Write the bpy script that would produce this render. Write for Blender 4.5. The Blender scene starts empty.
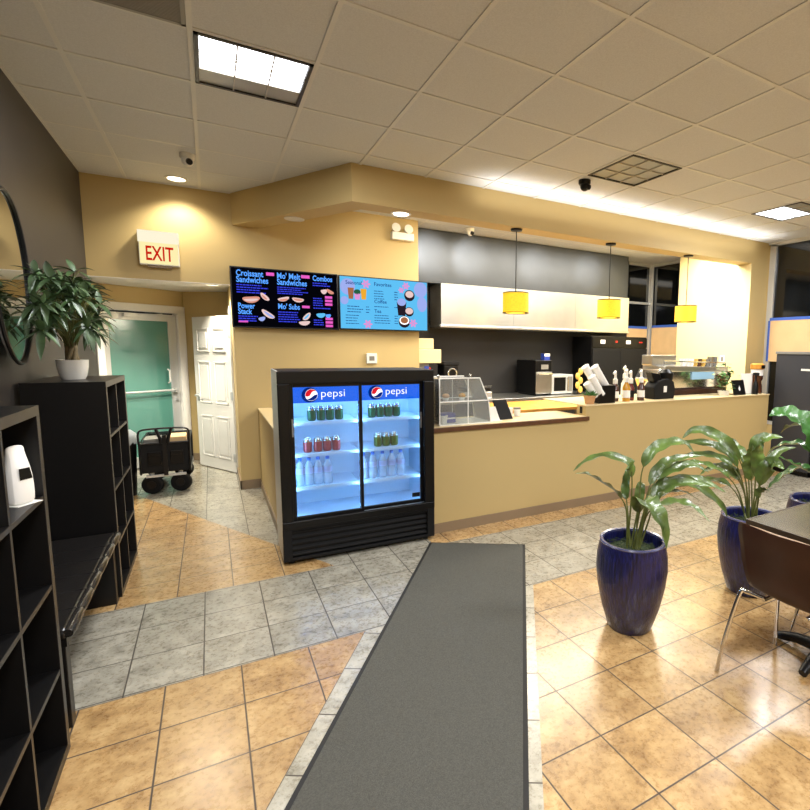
import bpy, bmesh, math, random
from mathutils import Vector, Matrix
PI = math.pi
SC = bpy.context.scene
COL = SC.collection
random.seed(7)
EXPOSURE = 0.0
P_TROF, P_DOWN, P_ALC, P_KIT, P_SPOT, P_WASH = 60., 40., 4.6, 265., 200., 12.
C_TROF, C_DOWN = (.98, .985, 1.), (1., .92, .76)

# ------------------------------------------------------------------ materials
def lin(c):
    return tuple(((v/255)/12.92 if v/255 <= .04045 else (((v/255)+.055)/1.055)**2.4) for v in c) + (1,)

def mat(name, rgb, rough=.5, metal=0., spec=.5, noise=0., nscale=20., bump=0., bscale=60., emit=None, estr=0., coat=0., alpha=1.):
    m = bpy.data.materials.new(name); m.use_nodes = True
    nt = m.node_tree; N = nt.nodes; L = nt.links
    b = N['Principled BSDF']
    c = lin(rgb)
    b.inputs['Base Color'].default_value = c
    b.inputs['Roughness'].default_value = rough
    b.inputs['Metallic'].default_value = metal
    b.inputs['Specular IOR Level'].default_value = spec
    b.inputs['Coat Weight'].default_value = coat
    b.inputs['Coat Roughness'].default_value = .08
    if emit:
        b.inputs['Emission Color'].default_value = lin(emit)
        b.inputs['Emission Strength'].default_value = estr
    if noise or bump:
        tc = N.new('ShaderNodeTexCoord')
    if noise:
        n = N.new('ShaderNodeTexNoise'); n.inputs['Scale'].default_value = nscale; n.inputs['Detail'].default_value = 5
        L.new(tc.outputs['Object'], n.inputs['Vector'])
        r = N.new('ShaderNodeValToRGB')
        r.color_ramp.elements[0].position = .3; r.color_ramp.elements[1].position = .7
        r.color_ramp.elements[0].color = tuple(v*(1-noise) for v in c[:3])+(1,)
        r.color_ramp.elements[1].color = tuple(min(1, v*(1+noise)) for v in c[:3])+(1,)
        L.new(n.outputs['Fac'], r.inputs['Fac']); L.new(r.outputs['Color'], b.inputs['Base Color'])
    if bump:
        n2 = N.new('ShaderNodeTexNoise'); n2.inputs['Scale'].default_value = bscale; n2.inputs['Detail'].default_value = 4
        L.new(tc.outputs['Object'], n2.inputs['Vector'])
        bp = N.new('ShaderNodeBump'); bp.inputs['Strength'].default_value = bump; bp.inputs['Distance'].default_value = .01
        L.new(n2.outputs['Fac'], bp.inputs['Height']); L.new(bp.outputs['Normal'], b.inputs['Normal'])
    return m

def emis(name, rgb, s):
    m = bpy.data.materials.new(name); m.use_nodes = True
    nt = m.node_tree; nt.nodes.clear()
    e = nt.nodes.new('ShaderNodeEmission'); e.inputs['Color'].default_value = lin(rgb); e.inputs['Strength'].default_value = s
    o = nt.nodes.new('ShaderNodeOutputMaterial'); nt.links.new(e.outputs[0], o.inputs[0])
    return m

def glass(name, tint=(255, 255, 255), refl=.12, rough=.02, haze=0.):
    m = bpy.data.materials.new(name); m.use_nodes = True
    nt = m.node_tree; nt.nodes.clear(); N = nt.nodes
    t = N.new('ShaderNodeBsdfTransparent'); t.inputs['Color'].default_value = lin(tint)
    g = N.new('ShaderNodeBsdfGlossy'); g.inputs['Roughness'].default_value = rough
    fr = N.new('ShaderNodeFresnel'); fr.inputs['IOR'].default_value = 1.45
    mx = N.new('ShaderNodeMixShader'); o = N.new('ShaderNodeOutputMaterial')
    nt.links.new(fr.outputs[0], mx.inputs[0]); nt.links.new(t.outputs[0], mx.inputs[1]); nt.links.new(g.outputs[0], mx.inputs[2])
    if haze:
        df = N.new('ShaderNodeBsdfDiffuse'); df.inputs['Color'].default_value = (.9, .9, .9, 1); m2 = N.new('ShaderNodeMixShader'); m2.inputs[0].default_value = haze
        nt.links.new(mx.outputs[0], m2.inputs[1]); nt.links.new(df.outputs[0], m2.inputs[2]); nt.links.new(m2.outputs[0], o.inputs[0])
    else: nt.links.new(mx.outputs[0], o.inputs[0])
    return m

def tile_mat(name, cA, cB, cC, grout, ox, oy, s=.3162, rot=0., sx=None, rough=.22, gw=.0035):
    """square floor tiles laid in world metres from (ox, oy); mottled stone colour"""
    m = bpy.data.materials.new(name); m.use_nodes = True
    nt = m.node_tree; N = nt.nodes; L = nt.links; b = N['Principled BSDF']
    tc = N.new('ShaderNodeTexCoord')
    mp = N.new('ShaderNodeMapping'); mp.vector_type = 'TEXTURE'
    mp.inputs['Location'].default_value = (ox, oy, 0); mp.inputs['Rotation'].default_value = (0, 0, rot)
    mp.inputs['Scale'].default_value = (sx or s, s, 1)
    L.new(tc.outputs['Object'], mp.inputs['Vector'])
    sep = N.new('ShaderNodeSeparateXYZ'); L.new(mp.outputs[0], sep.inputs[0])
    def mth(op, a, bb=None):
        n = N.new('ShaderNodeMath'); n.operation = op
        for i, v in enumerate((a, bb)):
            if v is None: continue
            if isinstance(v, (int, float)): n.inputs[i].default_value = v
            else: L.new(v, n.inputs[i])
        return n.outputs[0]
    def edge(o, size):
        f = mth('FRACT', o); d = mth('MINIMUM', f, mth('SUBTRACT', 1.0, f))
        return mth('MULTIPLY', d, size)
    d = mth('MINIMUM', edge(sep.outputs[0], sx or s), edge(sep.outputs[1], s))
    mr = N.new('ShaderNodeMapRange'); mr.inputs['From Min'].default_value = gw*.55; mr.inputs['From Max'].default_value = gw*1.35
    L.new(d, mr.inputs['Value'])
    # per-tile random tone
    fl = N.new('ShaderNodeCombineXYZ'); L.new(mth('FLOOR', sep.outputs[0]), fl.inputs[0]); L.new(mth('FLOOR', sep.outputs[1]), fl.inputs[1])
    wn = N.new('ShaderNodeTexWhiteNoise'); L.new(fl.outputs[0], wn.inputs['Vector'])
    n1 = N.new('ShaderNodeTexNoise'); n1.inputs['Scale'].default_value = 9; n1.inputs['Detail'].default_value = 8; n1.inputs['Roughness'].default_value = .68
    ad = N.new('ShaderNodeVectorMath'); ad.operation = 'ADD'
    sc = N.new('ShaderNodeVectorMath'); sc.operation = 'SCALE'; sc.inputs['Scale'].default_value = 9.
    L.new(wn.outputs['Color'], sc.inputs[0]); L.new(tc.outputs['Object'], ad.inputs[0]); L.new(sc.outputs[0], ad.inputs[1])
    L.new(ad.outputs[0], n1.inputs['Vector'])
    n2 = N.new('ShaderNodeTexNoise'); n2.inputs['Scale'].default_value = 38; n2.inputs['Detail'].default_value = 6; n2.inputs['Roughness'].default_value = .7
    L.new(ad.outputs[0], n2.inputs['Vector'])
    mixf = mth('ADD', mth('MULTIPLY', n1.outputs['Fac'], .66), mth('MULTIPLY', n2.outputs['Fac'], .34))
    r = N.new('ShaderNodeValToRGB'); e = r.color_ramp.elements
    e[0].position = .36; e[0].color = lin(cA); e[1].position = .64; e[1].color = lin(cC)
    k = e.new(.5); k.color = lin(cB)
    L.new(mixf, r.inputs['Fac'])
    hsv = N.new('ShaderNodeHueSaturation'); L.new(r.outputs['Color'], hsv.inputs['Color'])
    L.new(mth('ADD', mth('MULTIPLY', wn.outputs['Value'], .16), .92), hsv.inputs['Value'])
    mx = N.new('ShaderNodeMix'); mx.data_type = 'RGBA'
    mx.inputs['A'].default_value = lin(grout)
    L.new(mr.outputs[0], mx.inputs['Factor']); L.new(hsv.outputs['Color'], mx.inputs['B'])
    L.new(mx.outputs['Result'], b.inputs['Base Color'])
    rr = mth('ADD', rough, mth('MULTIPLY', mth('SUBTRACT', 1.0, mr.outputs[0]), .5))
    rr2 = mth('ADD', rr, mth('MULTIPLY', n2.outputs['Fac'], .12))
    L.new(rr2, b.inputs['Roughness'])
    b.inputs['Specular IOR Level'].default_value = .6
    b.inputs['Coat Weight'].default_value = .85; b.inputs['Coat Roughness'].default_value = .24; b.inputs['Coat IOR'].default_value = 1.5
    bp = N.new('ShaderNodeBump'); bp.inputs['Strength'].default_value = .35; bp.inputs['Distance'].default_value = .002
    hh = mth('ADD', mr.outputs[0], mth('MULTIPLY', n2.outputs['Fac'], .25))
    L.new(hh, bp.inputs['Height']); L.new(bp.outputs['Normal'], b.inputs['Normal'])
    return m

M = {}
M['tan'] = mat('tan_paint', (193, 169, 115), .6, bump=.05, bscale=180)
M['cream'] = mat('cream_paint', (234, 216, 160), .6)
M['char'] = mat('charcoal_paint', (56, 52, 49), .5, bump=.04, bscale=180)
M['ceil'] = mat('ceiling_tile', (206, 208, 210), .9, noise=.07, nscale=140, bump=.25, bscale=220)
M['tbar'] = mat('ceiling_bar', (212, 212, 210), .45)
M['white'] = mat('white_paint', (236, 234, 228), .4)
M['whitepl'] = mat('white_plastic', (232, 230, 222), .35)
M['base'] = mat('vinyl_base', (138, 118, 92), .5)
M['black'] = mat('black_laminate', (13, 12, 12), .36, spec=.35, noise=.12, nscale=30)
M['blackedge'] = mat('black_laminate_edge', (36, 34, 33), .35)
M['blackpl'] = mat('black_plastic', (9, 9, 10), .35, spec=.3)
M['blackmat'] = mat('black_matte', (13, 13, 14), .7, spec=.3)
M['blackmetal'] = mat('black_metal', (20, 20, 22), .35, metal=.3)
M['leatherroll'] = mat('polished_leather', (38, 36, 34), .2, spec=.7)
M['leather'] = mat('black_leather', (24, 22, 21), .3, bump=.1, bscale=90)
M['chrome'] = mat('chrome', (225, 225, 225), .14, metal=1.)
M['steel'] = mat('brushed_steel', (205, 205, 202), .32, metal=1., noise=.06, nscale=6)
M['alum'] = mat('aluminium', (206, 208, 208), .4, metal=.5)
M['dkpanel'] = mat('grey_metal_panel', (70, 74, 80), .38, metal=.7, noise=.05, nscale=5)
M['dkwall'] = mat('dark_kitchen_wall', (24, 23, 23), .5)
M['wood'] = mat('butcher_block', (214, 156, 72), .4, noise=.18, nscale=7)
M['woodedge'] = mat('dark_wood_edge', (92, 58, 34), .4, noise=.2, nscale=20)
M['ctop'] = mat('cream_laminate', (226, 206, 160), .35)
M['mat'] = mat('charcoal_mat', (84, 83, 76), .95, noise=.22, nscale=160, bump=.6, bscale=420)
M['matedge'] = mat('rubber_edge', (28, 27, 26), .7)
M['soil'] = mat('dark_moss', (44, 58, 28), .95, noise=.5, nscale=60, bump=.8, bscale=90)
M['leaf'] = mat('leaf_green', (82, 104, 46), .32, spec=.7, noise=.6, nscale=10, bump=.25, bscale=30)
M['leafC'] = mat('leaf_deep_green', (66, 116, 52), .3, spec=.7, noise=.4, nscale=8, bump=.2, bscale=30)
M['stem'] = mat('leaf_stem', (92, 98, 44), .5, noise=.25, nscale=20)
M['leafD'] = mat('shelf_plant_green', (58, 80, 46), .4, noise=.55, nscale=14)
M['trunk'] = mat('plant_trunk', (112, 98, 68), .7, noise=.3, nscale=40)
M['ceramic'] = mat('white_ceramic', (232, 230, 222), .22)
M['brown'] = mat('brown_veneer', (50, 25, 14), .45, spec=.3, noise=.15, nscale=8)
M['tabletop'] = mat('bronze_laminate', (84, 72, 48), .26, noise=.2, nscale=5)
M['tableedge'] = mat('brown_edge', (62, 48, 32), .45)
M['card'] = mat('kraft_paper', (206, 174, 128), .75, noise=.06, nscale=5)
M['tape'] = mat('blue_tape', (52, 92, 180), .6)
M['nightglass'] = mat('night_glass', (10, 12, 13), .06, spec=.6)
M['acryl'] = glass('clear_acrylic', (246, 249, 249), haze=.09)
M['glass'] = glass('clear_glass', (246, 250, 252))
M['teal'] = mat('frosted_teal_glass', (84, 138, 126), .05, spec=1.)
M['mirror'] = mat('mirror_glass', (225, 228, 228), .03, metal=1.)
M['fridgein'] = mat('fridge_liner', (208, 226, 244), .45)
M['led'] = emis('fridge_led', (146, 204, 255), 30.)
M['signblue'] = emis('pepsi_blue', (0, 100, 236), 1.15)
M['signwhite'] = emis('sign_white', (255, 255, 255), 1.3)
M['signred'] = emis('sign_red', (226, 30, 44), 1.0)
M['signdark'] = emis('sign_navy', (8, 40, 130), .9)
M['cangreen'] = mat('can_green', (36, 92, 62), .3, metal=.5)
M['canolive'] = mat('can_olive', (88, 110, 48), .3, metal=.5)
M['canred'] = mat('can_red', (176, 78, 84), .3, metal=.4)
M['canmetal'] = mat('can_metal', (210, 214, 216), .25, metal=.9)
M['bottle'] = mat('water_bottle', (214, 232, 252), .15, spec=.6)
M['bottle'].node_tree.nodes['Principled BSDF'].inputs['Alpha'].default_value = .42
M['blabel'] = mat('bottle_label', (168, 176, 214), .5)
M['bcap'] = mat('bottle_cap', (44, 110, 200), .4)
M['screenblack'] = emis('screen_black', (8, 8, 16), .6)
M['scrblue'] = emis('screen_blue_text', (88, 160, 255), 1.2)
M['scrdim'] = emis('screen_dim_text', (56, 66, 222), 1.1)
M['scrpink'] = emis('screen_pink', (226, 92, 190), 1.1)
M['scrfood'] = emis('screen_food', (222, 150, 130), 1.0)
M['scrfood2'] = emis('screen_food_pale', (236, 204, 200), 1.0)
M['scrsky'] = emis('screen_sky', (92, 186, 236), 1.1)
M['scrlilac'] = emis('screen_lilac', (160, 176, 240), 1.0)
M['scrnavy'] = emis('screen_navy_text', (22, 62, 150), .8)
M['scrflower'] = emis('screen_flower', (226, 150, 214), 1.0)
M['scrdark'] = emis('screen_cup_dark', (44, 34, 44), .8)
M['scramber'] = emis('screen_amber', (240, 172, 50), 1.0)
M['scrgreen'] = emis('screen_green', (40, 100, 70), .9)
M['scrbrown'] = emis('screen_coffee', (176, 112, 72), .9)
M['exitface'] = emis('exit_face', (255, 240, 176), 1.0)
M['exitcap'] = emis('exit_cap', (255, 246, 216), 1.0)
M['exitred'] = emis('exit_red', (214, 30, 10), .9)
M['shade'] = mat('amber_shade', (226, 186, 40), .6, noise=.16, nscale=50, emit=(250, 208, 40), estr=.75)
M['trofon'] = emis('troffer_on', (248, 250, 255), 7.)
M['troflouver'] = mat('louver_metal', (196, 192, 180), .3, metal=.6)
M['trofoff'] = mat('unlit_lens', (176, 178, 178), .4, metal=.5)
M['can_on'] = emis('downlight_on', (255, 240, 206), 9.)
M['grey'] = mat('grey_plastic', (120, 118, 112), .5)
M['ventgrey'] = mat('vent_grey', (150, 148, 142), .5)
M['greybag'] = mat('grey_film', (150, 158, 164), .3)
M['terra'] = mat('terracotta', (196, 150, 104), .7)
M['amber'] = mat('amber_syrup', (196, 140, 24), .15, coat=.4)
M['brownsyrup'] = mat('brown_syrup', (72, 36, 20), .15, coat=.4)
M['redsyrup'] = mat('dark_red_syrup', (104, 34, 24), .15, coat=.4)
M['paper'] = mat('white_paper', (242, 240, 234), .7)
M['blueitem'] = mat('blue_box', (40, 62, 150), .5)
M['yellowpk'] = mat('yellow_packet', (218, 178, 84), .45)
M['iceblue'] = mat('pale_blue_panel', (150, 190, 222), .2, spec=.6)
M['orangeband'] = mat('orange_band', (206, 140, 50), .5)
M['red'] = mat('red_plastic', (190, 30, 24), .4)
M['wsteel'] = mat('hood_steel', (206, 204, 198), .3, metal=.85, noise=.08, nscale=2.5)

# planter glaze: dark cobalt with fine vertical flutes
def planter_mat():
    m = mat('cobalt_glaze', (18, 20, 72), .3, coat=.3)
    nt = m.node_tree; N = nt.nodes; L = nt.links; b = N['Principled BSDF']
    tc = N.new('ShaderNodeTexCoord'); mp = N.new('ShaderNodeMapping'); mp.inputs['Scale'].default_value = (110, 110, 6)
    L.new(tc.outputs['Object'], mp.inputs['Vector'])
    n = N.new('ShaderNodeTexNoise'); n.inputs['Scale'].default_value = 1.; n.inputs['Detail'].default_value = 3
    L.new(mp.outputs[0], n.inputs['Vector'])
    r = N.new('ShaderNodeValToRGB'); r.color_ramp.elements[0].position = .35; r.color_ramp.elements[1].position = .72
    r.color_ramp.elements[0].color = lin((9, 9, 36)); r.color_ramp.elements[1].color = lin((26, 30, 98))
    L.new(n.outputs['Fac'], r.inputs['Fac']); L.new(r.outputs['Color'], b.inputs['Base Color'])
    bp = N.new('ShaderNodeBump'); bp.inputs['Strength'].default_value = .9; bp.inputs['Distance'].default_value = .006
    L.new(n.outputs['Fac'], bp.inputs['Height']); L.new(bp.outputs['Normal'], b.inputs['Normal'])
    return m
M['cobalt'] = planter_mat()

# ------------------------------------------------------------------ mesh helpers
def bm_new(): return bmesh.new()
def box(bm, lo, hi, mi=0):
    x0, y0, z0 = lo; x1, y1, z1 = hi
    v = [bm.verts.new(p) for p in ((x0,y0,z0),(x1,y0,z0),(x1,y1,z0),(x0,y1,z0),(x0,y0,z1),(x1,y0,z1),(x1,y1,z1),(x0,y1,z1))]
    for q in ((3,2,1,0),(4,5,6,7),(0,1,5,4),(1,2,6,5),(2,3,7,6),(3,0,4,7)):
        f = bm.faces.new([v[i] for i in q]); f.material_index = mi
    return v
def prism(bm, poly, z0, z1, mi=0):
    a = [bm.verts.new((x, y, z0)) for x, y in poly]; b = [bm.verts.new((x, y, z1)) for x, y in poly]
    n = len(poly)
    bm.faces.new(a[::-1]).material_index = mi; bm.faces.new(b).material_index = mi
    for i in range(n):
        bm.faces.new((a[i], a[(i+1) % n], b[(i+1) % n], b[i])).material_index = mi
def prism_y(bm, poly, y0, y1):
    """poly in XZ extruded along y"""
    a = [bm.verts.new((x, y0, z)) for x, z in poly]; b = [bm.verts.new((x, y1, z)) for x, z in poly]
    n = len(poly); bm.faces.new(a); bm.faces.new(b[::-1])
    for i in range(n): bm.faces.new((b[i], b[(i+1) % n], a[(i+1) % n], a[i]))
def frame_of(d):
    d = d.normalized(); up = Vector((0, 0, 1)) if abs(d.z) < .95 else Vector((1, 0, 0))
    s = d.cross(up).normalized(); return s, s.cross(d).normalized()
def tube(bm, pts, rad, seg=10, cap=True, closed=False):
    pts = [Vector(p) for p in pts]; n = len(pts)
    if not hasattr(rad, '__len__'): rad = [rad]*n
    rings = []
    s = None
    for i, p in enumerate(pts):
        if closed: d = pts[(i+1) % n]-pts[i-1]
        else: d = pts[min(i+1, n-1)]-pts[max(i-1, 0)]
        if s is None: s, u = frame_of(d)
        else:
            dn = d.normalized(); s = (s-dn*s.dot(dn)).normalized(); u = s.cross(dn)
        rings.append([bm.verts.new(p+(s*math.cos(2*PI*k/seg)+u*math.sin(2*PI*k/seg))*rad[i]) for k in range(seg)])
    for i in range(n if closed else n-1):
        a, b = rings[i], rings[(i+1) % n]
        for k in range(seg):
            bm.faces.new((a[k], a[(k+1) % seg], b[(k+1) % seg], b[k]))
    if cap and not closed:
        bm.faces.new(rings[0][::-1]); bm.faces.new(rings[-1])
def cyl(bm, p0, p1, r0, r1=None, seg=20): tube(bm, [p0, p1], [r0, r0 if r1 is None else r1], seg)
def lathe(bm, prof, c=(0, 0, 0), seg=32):
    """prof: (r, z) list from bottom to top; closed at the axis where r == 0"""
    rings = []
    for r, z in prof:
        if r < 1e-6: rings.append([bm.verts.new((c[0], c[1], c[2]+z))])
        else: rings.append([bm.verts.new((c[0]+r*math.cos(2*PI*k/seg), c[1]+r*math.sin(2*PI*k/seg), c[2]+z)) for k in range(seg)])
    for a, b in zip(rings, rings[1:]):
        for k in range(seg):
            k2 = (k+1) % seg
            if len(a) == 1 and len(b) == 1: continue
            if len(a) == 1: bm.faces.new((a[0], b[k2], b[k]))
            elif len(b) == 1: bm.faces.new((a[k], a[k2], b[0]))
            else: bm.faces.new((a[k], a[k2], b[k2], b[k]))
def sphere(bm, c, r, seg=16, sz=1., sx=1., sy=1.):
    prof = [(math.sin(PI*i/10)*r, -math.cos(PI*i/10)*r) for i in range(11)]
    prof[0] = (0, -r); prof[-1] = (0, r)
    n0 = len(bm.verts); lathe(bm, prof, (0, 0, 0), seg); bm.verts.ensure_lookup_table()
    for v in bm.verts[n0:]:
        v.co = Vector((v.co.x*sx+c[0], v.co.y*sy+c[1], v.co.z*sz+c[2]))
def disc(bm, c, r, axis='y', seg=28, rx=None):
    vs = []
    for k in range(seg):
        a = 2*PI*k/seg; p = ((rx or r)*math.cos(a), r*math.sin(a))
        vs.append(bm.verts.new((c[0]+p[0], c[1], c[2]+p[1]) if axis == 'y' else ((c[0], c[1]+p[0], c[2]+p[1]) if axis == 'x' else (c[0]+p[0], c[1]+p[1], c[2]))))
    bm.faces.new(vs)
def quad_xz(bm, x0, z0, x1, z1, y):
    bm.faces.new([bm.verts.new(p) for p in ((x0, y, z0), (x1, y, z0), (x1, y, z1), (x0, y, z1))])

def obj(name, bm, m, parent=None, bevel=0., smooth=False, seg=2):
    bmesh.ops.recalc_face_normals(bm, faces=bm.faces[:])
    me = bpy.data.meshes.new(name); bm.to_mesh(me); bm.free()
    for mm in (m if isinstance(m, (list, tuple)) else [m]): me.materials.append(mm)
    if smooth:
        for p in me.polygons: p.use_smooth = True
    o = bpy.data.objects.new(name, me); COL.objects.link(o)
    if parent: o.parent = parent
    if bevel:
        b = o.modifiers.new('bevel', 'BEVEL'); b.width = bevel; b.segments = seg; b.limit_method = 'ANGLE'; b.angle_limit = math.radians(40)
    if smooth:
        try:
            me.set_sharp_from_angle(angle=math.radians(42))
        except Exception: pass
    return o
def bx(name, lo, hi, m, parent=None, bevel=0.):
    bm = bm_new(); box(bm, lo, hi); return obj(name, bm, m, parent, bevel)
def tag(o, label, cat, group=None):
    o['label'] = label; o['category'] = cat
    if group: o['group'] = group
    return o
def thing(name, label, cat, loc=(0, 0, 0), rz=0., group=None):
    o = bpy.data.objects.new(name, None); COL.objects.link(o)
    o.location = loc; o.rotation_euler = (0, 0, rz); o.empty_display_size = .1
    return tag(o, label, cat, group)
def struct(o): o['kind'] = 'structure'; return o
def dup(root, loc, rz=0., label=None, group=None):
    r = root.copy(); COL.objects.link(r); r.location = loc; r.rotation_euler = (0, 0, rz)
    if label: r['label'] = label
    if group: r['group'] = group
    for ch in list(root.children):
        c = ch.copy(); COL.objects.link(c); c.parent = r
        for g in list(ch.children):
            d = g.copy(); COL.objects.link(d); d.parent = c
    return r
DG = None
def text_mesh(body, size, loc, bm, squash=1., bold=0.):
    """lettering facing -y (reads along +x), added to a bmesh; loc = left baseline"""
    cu = bpy.data.curves.new('lettering', 'FONT'); cu.body = body; cu.size = size; cu.offset = bold; cu.resolution_u = 3
    o = bpy.data.objects.new('lettering', cu); COL.objects.link(o)
    dg = bpy.context.evaluated_depsgraph_get(); dg.update()
    me = bpy.data.meshes.new_from_object(o.evaluated_get(dg))
    n0 = len(bm.verts)
    off = len(bm.verts)
    vs = [bm.verts.new((loc[0]+v.co.x*squash, loc[1], loc[2]+v.co.y)) for v in me.vertices]
    for p in me.polygons:
        try: bm.faces.new([vs[i] for i in p.vertices])
        except ValueError: pass
    bpy.data.objects.remove(o); bpy.data.curves.remove(cu); bpy.data.meshes.remove(me)

# ------------------------------------------------------------------ camera
cam = bpy.data.cameras.new('camera'); co = bpy.data.objects.new('camera', cam); COL.objects.link(co)
yaw, pit, roll, fpx = .5370, .1119, .0105, 501.24
fw = Vector((math.sin(yaw)*math.cos(pit), math.cos(yaw)*math.cos(pit), -math.sin(pit)))
r0 = Vector((math.cos(yaw), -math.sin(yaw), 0)); u0 = r0.cross(fw)
rt = r0*math.cos(roll)+u0*math.sin(roll); up = -r0*math.sin(roll)+u0*math.cos(roll)
mw = Matrix((rt, up, -fw)).transposed().to_4x4(); mw.translation = (0, 0, 1.6)
co.matrix_world = mw
cam.sensor_width = 36; cam.sensor_fit = 'HORIZONTAL'; cam.lens = fpx/810*36; cam.shift_x = (405-509.38)/810; cam.shift_y = 0
cam.clip_start = .05; cam.clip_end = 60
SC.camera = co
SC.view_settings.view_transform = 'Standard'; SC.view_settings.look = 'None'; SC.view_settings.gamma = 1
SC.view_settings.use_curve_mapping = False
SC.view_settings.exposure = EXPOSURE
w = bpy.data.worlds.new('night'); SC.world = w; w.use_nodes = True
w.node_tree.nodes['Background'].inputs[0].default_value = (.010, .012, .016, 1); w.node_tree.nodes['Background'].inputs[1].default_value = 1.

HC = 3.197; T = .3162
XL, XR, YB, YF = -.97, 7.25, 6.24, -3.6
# ------------------------------------------------------------------ floor
tA = tile_mat('orange_tile', (138, 105, 66), (180, 144, 94), (207, 174, 122), (62, 49, 38), .06, 2.7155)
tB = tile_mat('grey_tile', (120, 115, 102), (158, 153, 138), (184, 179, 164), (60, 53, 45), -.4187, 2.7265)
wa = math.atan2(.847, .5315)   # direction of the tiled walkway
tC = tile_mat('walkway_tile', (136, 130, 112), (176, 170, 152), (200, 194, 176), (72, 62, 52), .669, 2.699, rot=wa, s=4.0, sx=T)
bm = bm_new()
def poly(pts, mi, z=0.):
    f = bm.faces.new([bm.verts.new((x, y, z)) for x, y in pts]); f.material_index = mi
    if f.normal.z < 0: f.normal_flip()
poly([(-1.3, YF), (XR, YF), (XR, 2.7155), (-1.3, 2.7155)], 0)
poly([(-1.3, 2.7155), (XR, 2.7155), (XR, 3.69), (-1.3, 3.69)], 1)
poly([(-1.3, 3.69), (.71, 3.69), (-1.3, 7.6)], 0)
poly([(.71, 3.69), (1.5, 3.69), (1.5, 9.2), (-2.2, 9.2), (-2.2, 7.6), (-1.3, 7.6)], 1)
poly([(1.5, 3.69), (XR, 3.69), (XR, 3.98), (1.5, 3.98)], 0)
poly([(1.5, 3.98), (XR, 3.98), (XR, 9.2), (1.5, 9.2)], 1)
dx, dy = .5315, .847
def along(x, y, t): return (x+dx*t, y+dy*t)
def line_at(px, py, Y): t = (Y-py)/dy; return (px+dx*t, Y)
poly([line_at(.669, 2.699, 1.0), line_at(1.834, 2.737, 1.0), line_at(1.834, 2.737, 2.7155), line_at(.669, 2.699, 2.7155)], 2, .0006)
poly([line_at(.669, 2.699, YF), line_at(1.834, 2.737, YF), line_at(1.834, 2.737, 1.0), line_at(.669, 2.699, 1.0)], 2, .0006)
for f in bm.faces:
    f.normal_update()
    if f.normal.z < 0: f.normal_flip()
me = bpy.data.meshes.new('floor'); bm.to_mesh(me); bm.free()
for m_ in (tA, tB, tC): me.materials.append(m_)
o = bpy.data.objects.new('floor', me); COL.objects.link(o); struct(o)

# ------------------------------------------------------------------ ceiling: tiles and the bars of their grid
bm = bm_new(); box(bm, (-1.4, YF, HC), (XR+.1, 9.2, HC+.1)); struct(obj('ceiling', bm, M['ceil']))
bm = bm_new()
gx0, gy0, gs = -.6215, 1.958, .6109
bw = .0125
i = -1
while gx0+gs*i < XR:
    x = gx0+gs*i
    if x > XL: box(bm, (x-bw, YF, HC-.006), (x+bw, 4.7 if x > .6 else 6.3, HC+.001)); box(bm, (x-bw, 4.7, HC-.0015), (x+bw, 7., HC+.001))
    i += 1
j = -9
while gy0+gs*j < 7:
    y = gy0+gs*j
    if y > YF: box(bm, (XL, y-bw, HC-(.0056 if y < 4.7 else .0013)), (XR, y+bw, HC+.001))
    j += 1
for lo, hi in (((XL, YF, HC-.006), (XL+.02, YB, HC+.001)), ((XL, YB-.02, HC-.006), (.26, YB, HC+.001)), ((XR-.02, YF, HC-.03), (XR, 4.64, HC+.001))): box(bm, lo, hi)
struct(obj('ceiling_grid', bm, M['tbar']))

# ------------------------------------------------------------------ walls
bm = bm_new(); box(bm, (XL-.12, YF, 0), (XL, 6.42, HC)); struct(obj('wall_left', bm, M['char']))
bm = bm_new(); prism(bm, [(XL, 6.42), (-1.16, 7.66), (-1.4, 7.66), (XL-.12, 6.42)], 0, 2.33); struct(obj('wall_alcove_left', bm, M['char']))
bm = bm_new(); box(bm, (.235, YB, 0), (2.34, YB+.12, HC)); box(bm, (XL, YB, 2.25), (.235, YB+.12, HC)); struct(obj('wall_back', bm, M['tan']))
# slanted rear of the alcove: A - B holds the glazed door, B - C is plain wall
A = Vector((-1.16, 7.66)); Bp = Vector((-.285, 8.21)); Cc = Vector((.235, 7.86))
ud = (Bp-A).normalized(); nd = Vector((-ud.y, ud.x))       # nd points away from the room
def seg_wall(bm, p, q, z0, z1, t=.1):
    d = (q-p).normalized(); n = Vector((-d.y, d.x))
    prism(bm, [tuple(p), tuple(q), tuple(q+n*t), tuple(p+n*t)], z0, z1)
bm = bm_new(); seg_wall(bm, A, Bp+(Cc-Bp)*0, 2.08, 2.33); seg_wall(bm, Bp, Cc, 0, 2.33); seg_wall(bm, Bp-ud*.02, Bp, 0, 2.33); struct(obj('wall_alcove_back', bm, M['tan']))
bm = bm_new(); box(bm, (.235, YB+.12, 0), (.33, 7.03, 2.33)); box(bm, (.235, 7.03, 2.06), (.33, 7.86, 2.33)); box(bm, (.33, 7.0, 0), (.42, 7.9, 2.33)); struct(obj('wall_alcove_right', bm, M['tan']))
bm = bm_new(); prism(bm, [(-1.5, YB+.12), (.42, YB+.12), (.42, 8.4), (-1.5, 8.4)], 2.32, 2.4); box(bm, (XL, YB, 2.245), (.235, YB+.12, 2.25)); struct(obj('ceiling_alcove', bm, M['white']))
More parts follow.
